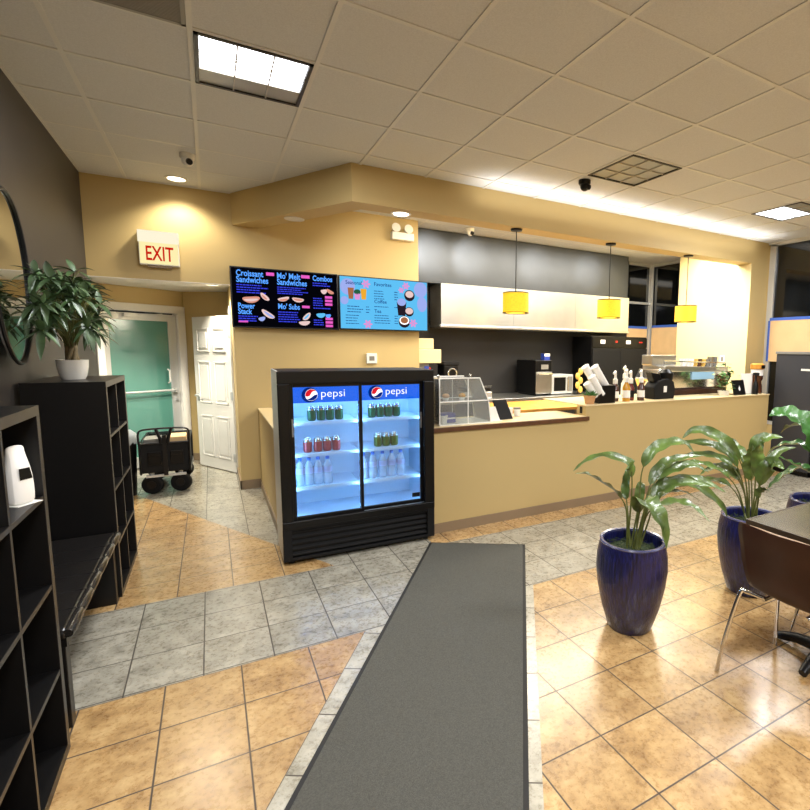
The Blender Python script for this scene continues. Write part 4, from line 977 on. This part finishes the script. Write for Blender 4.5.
t = thing('water_carafe', 'thin black bottle beside the brown jar at counter end', 'bottle', (6.125, 3.99, TH)); bm = bm_new(); lathe(bm, [(0, 0), (.036, 0), (.036, .12), (.012, .18), (.012, .24)], seg=18); obj('body', bm, M['blackpl'], t, smooth=True); bm = bm_new(); lathe(bm, [(.0, .24), (.04, .245), (.04, .28), (0, .285)], seg=18); obj('stopper', bm, M['blackmat'], t, smooth=True)
t = thing('coffee_jar', 'tall amber coffee jar with orange lid at the counter end', 'jar', (6.25, 4.06, TH))
bm = bm_new(); lathe(bm, [(0, 0), (.07, 0), (.075, .02), (.07, .10), (.055, .16), (.075, .20), (.075, .24)], seg=24); obj('body', bm, M['brownsyrup'], t, smooth=True)
bm = bm_new(); lathe(bm, [(.0755, .24), (.0755, .32), (0, .32)], seg=24); obj('label_band', bm, M['paper'], t, smooth=True)
bm = bm_new(); lathe(bm, [(.07, .32), (.085, .33), (.085, .385), (.06, .40), (0, .40)], seg=24); obj('lid', bm, M['orangeband'], t, smooth=True)
bx('badge', (-.04, -.088, .335), (.035, -.084, .378), M['blackpl'], t)

# ------------------------------------------------------------------ far right cabinets
t = thing('tall_cabinet', 'tall dark grey cabinet with a white badge by the windows', 'cabinet', (6.45, 3.41, 0))
bx('body', (.02, 0, .05), (.68, .51, 1.58), M['blackpl'], t, .008); bx('door', (-.02, .004, .07), (.02, .506, 1.565), mat('dark_grey_door', (52, 53, 58), .4), t, .006); bx('top_trim', (-.03, -.008, 1.565), (.68, .516, 1.6), M['grey'], t, .004); bx('plinth', (.04, .02, 0), (.66, .49, .05), M['blackpl'], t); bx('badge', (-.024, .06, 1.36), (-.02, .17, 1.385), M['whitepl'], t)
t = thing('cream_cabinet', 'pale cream cabinet right of the tall dark cabinet', 'cabinet', (6.45, 2.72, 0))
bx('body', (0.02, 0, .05), (.68, .66, 1.6), M['ctop'], t, .008); bx('door', (0, .02, .08), (.02, .64, 1.0), M['ctop'], t, .004); bx('dark_panel', (-.004, .05, 1.15), (.02, .62, 1.4), M['blackpl'], t); bx('plinth', (.04, .02, 0), (.66, .64, .05), M['blackpl'], t)

# ------------------------------------------------------------------ walk-off mat
t = thing('floor_mat', 'long charcoal walk-off mat on the tiled floor', 'floor mat', (0, 0, 0))
mp_ = [(1.484, 3.750), (2.147, 3.331)]
q0 = (mp_[0][0]-.554*4.8, mp_[0][1]-.832*4.8); q1 = (mp_[1][0]-.532*4.8, mp_[1][1]-.847*4.8)
def ins(p, q, s): return (p[0]+(q[0]-p[0])*s, p[1]+(q[1]-p[1])*s)
a, b_, c, d = mp_[0], mp_[1], q1, q0
bm = bm_new(); prism(bm, [a, b_, c, d], .001, .006); obj('border', bm, M['matedge'], t)
ia, ib = ins(a, b_, .025), ins(a, b_, .975); ia = along(*ia, -.02); ib = along(*ib, -.02); ic, id_ = ins(c, d, .025), ins(c, d, .975)
bm = bm_new(); prism(bm, [ia, ib, ic, id_], .006, .010); obj('pile', bm, M['mat'], t)

# ------------------------------------------------------------------ cube shelves
def cube_shelf(label, y0, loc_x=-.945):
    """two columns wide along y, four rows high, open to the front (+x)"""
    t = thing('cube_shelf', label, 'shelf', (loc_x, y0, 0))
    D, Wd, Ht = .39, .79, 1.375
    th = .036
    for yy in (0, Wd-th):
        bm = bm_new(); box(bm, (0, yy, 0), (D-.002, yy+th, Ht-th)); box(bm, (D-.002, yy, 0), (D, yy+th, Ht-th), 1); obj('side_panel', bm, [M['black'], M['blackedge']], t)
    bm = bm_new(); box(bm, (0, 0, Ht-th), (D-.002, Wd, Ht)); box(bm, (D-.002, 0, Ht-th), (D, Wd, Ht), 1); obj('top_panel', bm, [M['black'], M['blackedge']], t)
    bm = bm_new(); box(bm, (0, th, 0), (D, Wd-th, th)); obj('bottom_panel', bm, M['black'], t)
    for k in range(1, 4):
        z = Ht*k/4
        bm = bm_new(); box(bm, (0, th, z-.009), (D-.004, Wd-th, z+.009)); box(bm, (D-.004, th, z-.009), (D-.002, Wd-th, z+.009), 1); obj('shelf_board', bm, [M['black'], M['blackedge']], t)
    for k in range(4):
        z0 = th if k == 0 else Ht*k/4+.009; z1 = Ht-th if k == 3 else Ht*(k+1)/4-.009
        bm = bm_new(); box(bm, (0, Wd/2-.009, z0), (D-.004, Wd/2+.009, z1)); box(bm, (D-.004, Wd/2-.009, z0), (D-.003, Wd/2+.009, z1), 1); obj('divider', bm, [M['black'], M['blackedge']], t)
    return t
cube_shelf('black cube shelf with the potted plant standing on top', 3.87)
cube_shelf('black cube shelf in the foreground holding a white coffee bag', 1.68)

# bench
t = thing('bench', 'black padded leather bench between the two black cube shelves', 'bench', (-.925, 2.585, 0))
bm = bm_new(); box(bm, (0, 0, .395), (.37, 1.265, .44)); obj('cushion', bm, M['leather'], t, .018)
bm = bm_new()
for k in range(7):
    y_ = .0+1.265*k/6
    tube(bm, [(.368, y_-.21, .42), (.37, y_-.19, .422), (.371, y_-.1, .423), (.37, y_-.02, .422), (.368, y_, .42)], [.018, .021, .022, .021, .018], 12) if k else None
obj('front_roll', bm, M['leatherroll'], t, smooth=True)
bx('seat_board', (.01, .01, .36), (.36, 1.255, .395), M['black'], t)
for y_ in (-.01, 1.165): bx('leg', (.02, y_+.02, 0), (.355, y_+.08, .36), M['black'], t, .003)
# bench cushion top panels (stitched)
for k in range(5): bx('seam', (.0, .2+.2*k, .4395), (.36, .204+.2*k, .4412), M['blackmat'], t)

# coffee bags on the shelf
def coffee_bag(loc, rz, label):
    t = thing('coffee_bag', label, 'bag', loc, rz)
    bm = bm_new()
    rings = []
    for z, hw, hd in ((0, .038, .028), (.015, .042, .034), (.10, .042, .032), (.15, .034, .022), (.185, .03, .010), (.21, .034, .004)):
        rings.append([bm.verts.new(p) for p in ((-hw, -hd, z), (0, -hd*1.15, z), (hw, -hd, z), (hw, hd, z), (0, hd*1.15, z), (-hw, hd, z))])
    for r1, r2 in zip(rings, rings[1:]):
        for k in range(6): bm.faces.new((r1[k], r1[(k+1) % 6], r2[(k+1) % 6], r2[k]))
    bm.faces.new(rings[0][::-1]); bm.faces.new(rings[-1])
    o = obj('pouch', bm, M['paper'], t, smooth=True); s = o.modifiers.new('sub', 'SUBSURF'); s.levels = 1; s.render_levels = 2
    bm = bm_new(); bm.faces.new([bm.verts.new(p) for p in ((-.022, -.036, .09), (.02, -.0365, .09), (.014, -.0355, .13), (-.022, -.035, .13))]); obj('print_patch', bm, M['screenblack'] if False else M['blackpl'], t)
    bx('base_card', (-.04, -.04, 0), (.045, .035, .002), M['paper'], t)
coffee_bag((-.60, 2.345, 1.375*.75+.0095), .95, 'white coffee bag with dark print, inner one on the front shelf')
coffee_bag((-.65, 1.97, 1.375*.75+.0095), .8, 'white coffee bag cut off at the left photo edge')

# ------------------------------------------------------------------ plants
def crom(P, n):
    P = [Vector(p) for p in P]; P = [P[0]*2-P[1]]+P+[P[-1]*2-P[-2]]; out = []
    m = len(P)-3
    for i in range(n+1):
        t_ = i/n*m; k = min(int(t_), m-1); f = t_-k
        a, b, c, d = P[k:k+4]
        out.append(.5*((2*b)+(-a+c)*f+(2*a-5*b+4*c-d)*f*f+(-a+3*b-3*c+d)*f**3))
    return out
def big_leaf(bl, bs, pts, w, pet, rnd, facing=None):
    n = 34; C_ = crom(pts, n); k0 = int(n*pet)
    tube(bs, C_[:k0+3], [.0065-.0035*i/(k0+2) for i in range(k0+3)], 7)
    rows_ = []
    tw = 0. if facing == 'flat' else rnd.uniform(-.35, .35); ph = rnd.uniform(0, 6)
    side = None
    kf = rnd.uniform(.1, .55)
    flat = None
    if facing == 'flat': az = Vector(pts[-1])-Vector(pts[0]); flat = Vector((az.y, -az.x, 0)).normalized()
    nrm = Vector((-.75*kf, -.65*kf, 1.-kf*.55)).normalized()
    for i in range(k0, n+1):
        s = (i-k0)/(n-k0)
        d = (C_[min(i+1, n)]-C_[max(i-1, 0)]).normalized()
        base = d.cross(nrm) if flat is None else flat.copy()
        if base.length < .25: base = base+Vector((.86, -.51, 0))*.3
        base.normalize()
        if side is None or flat is not None: side = (base-d*base.dot(d)).normalized()
        else:
            side = (side*.75+base*.25 if side.dot(base) > 0 else side); side = (side-d*side.dot(d)).normalized()
        sd = (Matrix.Rotation(tw, 3, d) @ side); nn = sd.cross(d).normalized()
        if nn.z < 0: nn = -nn
        hw = w*.5*(math.sin(PI*s**.62)**.8 if 0 < s < 1 else 0)+.0008
        row = []
        for q in (-1, -.55, 0, .55, 1):
            lift = abs(q)**1.2*hw*.38 + math.sin(s*26+ph+q*1.5)*hw*.17*abs(q)
            row.append(bl.verts.new(C_[i]+sd*hw*q+nn*lift))
        rows_.append(row)
    for a, b in zip(rows_, rows_[1:]):
        for q in range(4): bl.faces.new((a[q], a[q+1], b[q+1], b[q]))
def floor_plant(name, label, loc, leaves, leafm, seed, rim_r=.185, ht=.52):
    t = thing('planter', label[0], 'planter', (*loc, 0))
    bm = bm_new()
    prof = [(0, 0), (.118, 0), (.128, .012), (.165, .13), (.192, .26), (.203, .36), (.198, .44), (.186, .50), (.184, .515), (.178, ht), (.166, ht-.002), (.160, .50), (.163, .46), (.0, .455)]
    lathe(bm, prof, seg=56); obj('pot', bm, M['cobalt'], t, smooth=True)
    bm = bm_new(); n = 56
    lathe(bm, [(.1845, .512), (.1865, .518), (.181, .5245), (.167, .5225), (.163, .512)], seg=56); obj('rim', bm, mat('rim_glaze_highlight', (70, 74, 112), .25, coat=.5), t, smooth=True)  # rim colour lightened to stand for highlights on the dark glaze
    p = thing(name, label[1], 'plant', (loc[0], loc[1], .456))
    r_ = random.Random(seed)
    bl, bs = bm_new(), bm_new()
    for w_, pet, pts in leaves:
        pts = [Vector((q[0], q[1], q[2]-.456)) for q in pts]
        pts[0] = Vector((pts[0].x+r_.uniform(-.02, .02), pts[0].y+r_.uniform(-.02, .02), .0))
        big_leaf(bl, bs, pts, w_*1.0, pet*.75, r_, 'flat' if w_ == .125 else None)
    obj('foliage', bl, M[leafm], p, smooth=True); obj('stem', bs, M['stem'], p, smooth=True)
    bm = bm_new()
    for k in range(420):
        a = r_.uniform(0, 2*PI); rad = .155*math.sqrt(r_.random()); q = Vector((rad*math.cos(a), rad*math.sin(a), r_.uniform(.0, .02)))
        a2 = r_.uniform(0, 2*PI); dd = Vector((math.cos(a2), math.sin(a2), r_.uniform(-.1, .8)))*.016; nn = dd.cross(Vector((0, 0, 1))).normalized()*.005
        bm.faces.new([bm.verts.new(x) for x in (q-nn, q+nn, q+dd)])
    lathe(bm, [(.158, .001), (.1, .010), (0, .012)], seg=30)
    obj('moss', bm, M['soil'], p)
LEAVES_A = [
    (0.065,0.45,[(-0.008,0.008,0.528),(-0.025,-0.003,0.733),(-0.04,-0.017,0.896),(-0.069,-0.015,0.976),(-0.176,0.065,1.011),(-0.274,0.107,0.98),(-0.346,0.123,0.931)]),
    (0.075,0.45,[(-0.016,0.016,0.527),(-0.049,0.007,0.697),(-0.116,0.018,0.801),(-0.194,0.055,0.863),(-0.271,0.09,0.912),(-0.338,0.115,0.92)]),
    (0.075,0.5,[(0.004,-0.004,0.53),(0.019,-0.02,0.73),(0.042,-0.014,0.922),(0.092,-0.037,1.03),(0.17,-0.087,1.077),(0.24,-0.13,1.081),(0.301,-0.163,1.015)]),
    (0.07,0.45,[(0.013,-0.013,0.531),(0.08,-0.01,0.718),(0.145,-0.004,0.87),(0.225,-0.029,0.947),(0.32,-0.069,0.976),(0.424,-0.117,0.987)]),
    (0.125,0.3,[(0.013,-0.013,0.531),(-0.02,-0.065,0.689),(-0.052,-0.118,0.786),(-0.053,-0.188,0.765),(-0.028,-0.242,0.686),(-0.018,-0.266,0.56)]),
    (0.06,0.45,[(0.017,-0.017,0.532),(0.074,-0.003,0.655),(0.145,-0.005,0.72),(0.231,-0.035,0.766),(0.319,-0.082,0.772),(0.41,-0.131,0.717)]),
    (0.075,0.4,[(0.017,-0.017,0.532),(0.035,-0.064,0.667),(0.066,-0.124,0.738),(0.12,-0.207,0.773),(0.165,-0.282,0.758),(0.207,-0.353,0.693)]),
    (0.085,0.5,[(0.014,-0.014,0.532),(0.107,0.005,0.672),(0.189,0.008,0.786),(0.292,-0.04,0.822),(0.422,-0.114,0.836),(0.554,-0.192,0.767)]),
    (0.055,0.5,[(0.008,-0.009,0.531),(0.035,0.008,0.658),(0.054,0.016,0.753),(0.075,0.024,0.823),(0.105,0.036,0.828)]),
    (0.06,0.5,[(0.021,-0.021,0.533),(0.1,-0.016,0.692),(0.198,-0.03,0.819),(0.309,-0.086,0.843),(0.424,-0.145,0.78),(0.516,-0.196,0.691),(0.556,-0.208,0.621)]),
    (0.07,0.5,[(0.011,-0.011,0.531),(0.08,-0.024,0.747),(0.15,-0.039,0.877),(0.244,-0.076,0.924),(0.338,-0.115,0.94),(0.436,-0.158,0.894)]),
    (0.05,0.5,[(-0.004,0.004,0.529),(0.011,0.061,0.684),(0.022,0.091,0.775),(0.041,0.101,0.871),(0.064,0.12,0.922)]),
    (0.085,0.4,[(0.019,-0.019,0.532),(0.095,-0.039,0.662),(0.13,-0.017,0.751),(0.2,-0.06,0.814),(0.295,-0.128,0.843),(0.39,-0.225,0.829)]),
]
LEAVES_B = [
    (0.075,0.45,[(-0.003,0.005,0.494),(-0.049,0.02,0.739),(-0.092,0.051,0.896),(-0.165,0.109,1.011),(-0.248,0.201,1.071),(-0.31,0.261,1.067),(-0.356,0.296,1.016)]),
    (0.07,0.45,[(-0.007,0.01,0.493),(-0.033,0.051,0.716),(-0.087,0.098,0.886),(-0.164,0.182,0.965),(-0.253,0.302,0.979),(-0.337,0.414,0.945)]),
    (0.06,0.5,[(-0.007,0.01,0.493),(-0.011,0.073,0.708),(-0.041,0.157,0.842),(-0.086,0.282,0.878),(-0.141,0.404,0.86),(-0.186,0.513,0.815)]),
    (0.075,0.45,[(-0.01,0.015,0.492),(-0.089,0.046,0.684),(-0.158,0.099,0.787),(-0.243,0.175,0.841),(-0.327,0.25,0.855),(-0.404,0.316,0.816)]),
    (0.07,0.4,[(-0.01,0.015,0.492),(-0.009,0.106,0.631),(-0.017,0.211,0.689),(-0.047,0.333,0.678),(-0.08,0.458,0.638),(-0.116,0.588,0.581)]),
    (0.1,0.45,[(-0.0,0.0,0.495),(-0.029,-0.011,0.704),(-0.053,-0.01,0.852),(-0.071,-0.018,0.946),(-0.093,-0.04,1.01)]),
    (0.09,0.45,[(0.012,-0.019,0.499),(-0.015,-0.05,0.712),(-0.036,-0.055,0.872),(-0.057,-0.059,0.965),(-0.089,-0.083,1.017)]),
    (0.1,0.4,[(0.009,-0.014,0.498),(-0.032,-0.061,0.704),(-0.049,-0.109,0.859),(-0.05,-0.164,0.909),(-0.045,-0.226,0.884)]),
    (0.09,0.45,[(0.006,-0.009,0.497),(0.023,0.001,0.734),(0.033,0.023,0.915),(0.051,0.014,1.008),(0.096,-0.038,1.039),(0.144,-0.095,1.044)]),
    (0.06,0.5,[(0.012,-0.019,0.499),(-0.024,-0.056,0.609),(-0.045,-0.077,0.697),(-0.048,-0.111,0.725),(-0.058,-0.15,0.724)]),
    (0.08,0.45,[(0.003,-0.005,0.496),(0.036,0.055,0.719),(0.048,0.11,0.87),(0.049,0.183,0.938),(0.039,0.272,0.994),(0.005,0.362,1.018)]),
    (0.06,0.5,[(0.009,-0.014,0.498),(0.069,0.004,0.7),(0.14,0.003,0.84),(0.233,-0.03,0.932),(0.317,-0.086,0.961)]),
    (0.08,0.45,[(-0.003,0.005,0.494),(0.042,0.082,0.63),(0.055,0.174,0.745),(0.061,0.275,0.778),(0.045,0.375,0.745),(0.033,0.448,0.685)]),
]
LEAVES_C = [
    (0.16,0.35,[(0.024,-0.046,0.504),(-0.058,0.005,0.827),(-0.108,0.036,1.029),(-0.184,0.098,1.119),(-0.265,0.169,1.154),(-0.332,0.213,1.133)]),
    (0.1,0.45,[(0.024,-0.046,0.504),(-0.057,-0.02,0.686),(-0.128,0.03,0.741),(-0.194,0.096,0.786),(-0.265,0.169,0.842)]),
    (0.1,0.4,[(0.024,-0.046,0.504),(0.014,0.039,0.768),(0.008,0.116,0.888),(0.002,0.217,0.894),(-0.011,0.332,0.852),(-0.012,0.422,0.756)]),
    (0.09,0.4,[(0.024,-0.046,0.504),(0.035,0.041,0.66),(0.025,0.128,0.725),(-0.003,0.228,0.668),(-0.027,0.318,0.572),(-0.038,0.364,0.514)]),
    (0.12,0.35,[(0.024,-0.046,0.504),(0.042,0.028,0.812),(0.057,0.108,1.005),(0.056,0.199,1.038),(0.056,0.288,1.01),(0.05,0.344,0.955)]),
    (0.11,0.4,[(0.024,-0.046,0.504),(0.019,-0.038,0.827),(0.041,-0.037,1.043),(0.092,-0.071,1.13),(0.157,-0.134,1.105)]),
    (0.11,0.4,[(0.029,-0.057,0.507),(0.054,-0.106,0.764),(0.035,-0.18,0.924),(0.029,-0.278,0.956),(0.015,-0.361,0.891)]),
    (0.11,0.4,[(0.026,-0.052,0.506),(-0.03,-0.052,0.791),(-0.086,-0.052,0.983),(-0.153,-0.052,1.101),(-0.247,-0.043,1.175)]),
]
floor_plant('leafy_plant', ('deep blue fluted planter standing nearest the charcoal mat', 'long leaved green plant growing in the nearest blue planter'), (2.035, 2.02), LEAVES_A, 'leaf', 1)
floor_plant('leafy_plant', ('deep blue fluted planter behind the brown chair back', 'arching green plant growing behind the brown chair'), (3.04, 1.95), LEAVES_B, 'leaf', 2)
floor_plant('leafy_plant', ('deep blue planter at the right edge beyond the table', 'broad leaved green plant at the right edge beyond the table'), (3.80, 1.925), [(w_*1.15, p_, q_) for w_, p_, q_ in LEAVES_C], 'leafC', 3)

# potted plant on top of the shelf
t = thing('potted_plant', 'bushy green plant in a white pot on the black shelf', 'potted plant', (-.765, 4.22, 1.375))
bm = bm_new(); lathe(bm, [(0, 0), (.058, 0), (.07, .025), (.08, .08), (.082, .125), (.076, .125), (.073, .108), (0, .108)], seg=32); obj('pot', bm, M['ceramic'], t, smooth=True)
r_ = random.Random(21)
bl, bs, bt = bm_new(), bm_new(), bm_new()
for k in range(5):
    a = k*1.3; tube(bt, [(.03*math.cos(a), .03*math.sin(a), .10), (.022*math.cos(a+1), .022*math.sin(a+1), .19), (.03*math.cos(a+2), .03*math.sin(a+2), .27)], [.013, .011, .009], 8)
def leaflet(bm, p, d, ln, wd, droop):
    sd = d.cross(Vector((0, 0, 1))); sd = sd.normalized() if sd.length > .1 else Vector((1, 0, 0)); up_ = sd.cross(d).normalized(); prev = None
    for i in range(6):
        s = i/5; c = p+d*ln*s-Vector((0, 0, 1))*droop*s*s*ln; hw = wd*math.sin(PI*min(1., .06+s*.94)**.8)*.5
        row = [bm.verts.new(c-sd*hw+up_*hw*.3), bm.verts.new(c), bm.verts.new(c+sd*hw+up_*hw*.3)]
        if prev:
            for q in range(2): bm.faces.new((prev[q], prev[q+1], row[q+1], row[q]))
        prev = row
n_ = 0
while n_ < 84:
    a = r_.uniform(0, 2*PI); e = r_.uniform(-.45, 1.35); R_ = r_.uniform(.55, 1.)
    h = Vector((.16*R_*math.cos(a)*math.cos(e)+.055, .62*R_*math.sin(a)*math.cos(e)-.26, .40+.27*R_*math.sin(e)))
    if h.x < -.11 or h.z < .17: continue
    n_ += 1
    root = Vector((.03*math.cos(a), .03*math.sin(a), .2+.05*r_.random()))
    mid = (root+h)*.5+Vector((0, 0, .05))
    tube(bs, crom([root, mid, h], 6), .0028, 5)
    out = (h-Vector((.03, -.08, .3))).normalized()
    s1 = out.cross(Vector((0, 0, 1))).normalized(); s2 = s1.cross(out)
    m_ = r_.choice((5, 6, 7)); off = r_.uniform(0, 6)
    for q in range(m_):
        b_ = off+2*PI*q/m_; d = (out*.45+(s1*math.cos(b_)+s2*math.sin(b_))*.95).normalized(); ln = r_.uniform(.075, .13)
        tip = h+d*ln
        if tip.x < -.185: continue
        leaflet(bl, h, d, ln, ln*.30, r_.uniform(.2, .5))
obj('foliage', bl, M['leafD'], t, smooth=True); obj('stem', bs, M['stem'], t, smooth=True); obj('trunk', bt, M['trunk'], t, smooth=True)
bm = bm_new(); lathe(bm, [(.073, .109), (.04, .118), (0, .119)], seg=24); obj('soil', bm, M['soil'], t)

# ------------------------------------------------------------------ table and chairs
t = thing('cafe_table', 'square bronze topped cafe table with black cross base', 'table', (2.66, 1.26, 0))
bm = bm_new(); box(bm, (-.345, -.24, .72), (.345, .24, .75)); obj('tabletop', bm, M['tabletop'], t, .003)
bm = bm_new(); 
for lo, hi in (((-.352, -.247, .712), (.352, -.240, .7505)), ((-.352, .240, .712), (.352, .247, .7505)), ((-.352, -.24, .712), (-.345, .24, .7505)), ((.345, -.24, .712), (.352, .24, .7505))): box(bm, lo, hi)
obj('edge_band', bm, M['tableedge'], t)
bm = bm_new(); cyl(bm, (0, 0, .06), (0, 0, .70), .038, seg=24); box(bm, (-.13, -.13, .70), (.13, .13, .72)); obj('column', bm, M['blackmetal'], t)
for k in range(4):
    a = math.radians(95)+k*PI/2
    bm = bm_new(); tube(bm, [(.02*math.cos(a), .02*math.sin(a), .075), (.02+.14*math.cos(a), .14*math.sin(a), .055), (.02+.21*math.cos(a), .21*math.sin(a), .035), (.02+.245*math.cos(a), .245*math.sin(a), .022)], [.035, .028, .024, .02], 12); obj('base_foot', bm, M['blackmetal'], t, smooth=True)
def make_chair(label, loc, rz):
    """shell chair; the sitter faces +x"""
    t = thing('shell_chair', label, 'chair', loc, rz)
    prof = [(-.235, .795, .195), (-.232, .782, .213), (-.222, .74, .222), (-.205, .68, .222), (-.185, .60, .210), (-.165, .52, .190), (-.135, .462, .175), (-.085, .445, .185), (0, .445, .20), (.10, .448, .21), (.18, .45, .21), (.225, .445, .20), (.245, .432, .18)]
    C_ = crom([(p[0], p[1], p[2]) for p in prof], 48)
    bm = bm_new(); grid = []
    for i, c in enumerate(C_):
        row = []
        for q in range(13):
            v = -1+q/6; hw = c.z
            back = max(0, min(1, (c.y-.47)/.2))
            curve = back*.045*(v*v) + (1-back)*0
            dip = (1-back)*.012*(v*v)
            z = c.y+dip
            if i < 5: z -= .035*max(0, abs(v)-.35)**2*(1-i/5)
            if i < 5: z -= 0
            row.append(bm.verts.new((c.x+curve, v*hw, z)))
        grid.append(row)
    for a, b in zip(grid, grid[1:]):
        for q in range(12): bm.faces.new((a[q], a[q+1], b[q+1], b[q]))
    o = obj('shell', bm, [M['brown'], mat('ply_edge_highlight', (150, 122, 96), .35)], t, smooth=True)  # pale ply rim, with the edge highlight painted into its colour
    s = o.modifiers.new('thick', 'SOLIDIFY'); s.thickness = .012; s.offset = 0; s.material_offset_rim = 1
    for sy in (-1, 1):
        bm = bm_new(); tube(bm, crom([(-.12, sy*.10, .425), (-.135, sy*.19, .425), (-.15, sy*.215, .41), (-.20, sy*.242, .20), (-.235, sy*.258, .004)], 22), .0105, 10); obj('leg', bm, M['chrome'], t, smooth=True)
        bm = bm_new(); tube(bm, crom([(.10, sy*.10, .425), (.15, sy*.18, .425), (.17, sy*.205, .41), (.215, sy*.232, .20), (.25, sy*.25, .004)], 22), .0105, 10); obj('leg', bm, M['chrome'], t, smooth=True)
    bm = bm_new(); tube(bm, [(-.14, .10, .425), (.12, .10, .425)], .009, 8); obj('seat_rail', bm, M['chrome'], t, smooth=True); bm = bm_new(); tube(bm, [(-.14, -.10, .425), (.12, -.10, .425)], .009, 8); obj('seat_rail', bm, M['chrome'], t, smooth=True)
    return t
make_chair('brown shell chair with chrome legs, its back to the viewer', (2.345, 1.225, 0), 0.)
c2 = dup(bpy.data.objects['shell_chair'], (3.02, 1.24, 0), PI, 'brown shell chair on the far side of the cafe table')

# ------------------------------------------------------------------ folding wagon and bin in the alcove
t = thing('folding_wagon', 'black folding fabric wagon loaded with papers in the alcove', 'wagon', (-.47, 6.47, 0))
bm = bm_new(); box(bm, (-.21, .02, .235), (.215, .80, .25)); box(bm, (-.215, .01, .235), (-.205, .8, .545)); box(bm, (.205, .01, .235), (.215, .8, .545)); box(bm, (-.215, .0, .235), (.215, .012, .545)); box(bm, (-.215, .79, .235), (.215, .80, .545)); obj('fabric_tub', bm, M['blackmat'], t)
for x in (-.155, .045):
    bm = bm_new(); box(bm, (x, -.014, .32), (x+.12, 0, .46)); box(bm, (x+.005, -.02, .42), (x+.115, -.012, .465)); obj('pocket', bm, M['blackpl'], t, .004)
bm = bm_new()
tube(bm, crom([(-.225, -.01, .555), (-.225, -.01, .66), (-.20, -.01, .70), (-.1, -.01, .712), (.1, -.01, .712), (.20, -.01, .70), (.225, -.01, .66), (.225, -.01, .555)], 30), .010, 8)
for x in (-.222, .222):
    tube(bm, [(x, -.01, .23), (x, -.01, .56)], .010, 8); tube(bm, [(x, -.01, .555), (x, .80, .555)], .009, 8); tube(bm, [(x, .8, .23), (x, .8, .56)], .010, 8); tube(bm, [(x, -.01, .23), (x, .8, .23)], .010, 8)
tube(bm, [(-.222, -.01, .555), (.222, -.01, .555)], .009, 8); tube(bm, [(-.222, .8, .555), (.222, .8, .555)], .009, 8)
for x in (-.07, .07): tube(bm, [(x, -.012, .71), (x*.5, -.012, .60), (x*.45, -.012, .55)], .016, 8)
box(bm, (-.02, -.02, .2), (.02, -.008, .64))
obj('frame', bm, M['blackmetal'], t, smooth=False)
bx('axle_bar', (-.18, -.005, .185), (.18, .02, .21), M['alum'], t)
for x, yy in ((-.13, .04), (.13, .04), (-.13, .74), (.13, .74)):
    bm = bm_new(); n = 28; R_ = .085
    tube(bm, [(x+(.0), yy, .0)]*2, .01, 4) if False else None
    cyl(bm, (x-.034, yy-.0, .102), (x+.034, yy, .102), .1, seg=28)
    for v in bm.verts: # turn the swivel wheel a little
        p = Vector((v.co.x-x, v.co.y-yy, 0)); p.rotate(Matrix.Rotation(math.radians(74), 3, 'Z')); v.co.x = x+p.x; v.co.y = yy+p.y
    wh = obj('wheel', bm, M['blackmat'], t, .012, smooth=True)
    bm = bm_new(); cyl(bm, (x-.038, yy, .102), (x+.038, yy, .102), .045, seg=20)
    for v in bm.verts:
        p = Vector((v.co.x-x, v.co.y-yy, 0)); p.rotate(Matrix.Rotation(math.radians(74), 3, 'Z')); v.co.x = x+p.x; v.co.y = yy+p.y
    obj('hub', bm, M['blackmetal'], wh, smooth=True)
    bm = bm_new(); cyl(bm, (x, yy, .18), (x, yy, .235), .02, seg=12); box(bm, (x-.05, yy-.03, .182), (x+.05, yy+.03, .192)); obj('fork', bm, M['alum'], t)
def load(name, label, cat, lo, hi, m, rz=0):
    t = thing(name, label, cat, ((lo[0]+hi[0])/2, (lo[1]+hi[1])/2, lo[2]), rz); w_, d_ = (hi[0]-lo[0])/2, (hi[1]-lo[1])/2
    bx('body', (-w_, -d_, 0), (w_, d_, hi[2]-lo[2]), M[m], t, .003); bx('lid', (-w_*.98, -d_*.98, hi[2]-lo[2]), (w_*.98, d_*.98, hi[2]-lo[2]+.006), M[m], t)
load('cardboard_box', 'pale cardboard box standing in the right half of the black wagon', 'box', (-.44, 6.50, .251), (-.275, 6.80, .60), 'card')
load('grey_crate', 'dark grey crate standing in the left half of the black wagon', 'crate', (-.66, 6.52, .251), (-.47, 6.80, .585), 'grey')
t = thing('waste_bin', 'dark bin with a crumpled grey liner left of the wagon', 'bin', (-.835, 6.56, 0))
bm = bm_new(); lathe(bm, [(0, 0), (.09, 0), (.115, .60), (.108, .60), (.085, .02), (0, .02)], seg=28); obj('body', bm, M['blackpl'], t, smooth=True)
bm = bm_new(); lathe(bm, [(.117, .55), (.122, .61), (.11, .66), (.07, .71), (.03, .70), (0, .66)], seg=28)
for v in bm.verts: v.co += Vector((math.sin(v.co.y*60+v.co.z*40), math.cos(v.co.x*70), math.sin(v.co.x*80)))*.006
obj('liner', bm, M['greybag'], t, smooth=True)
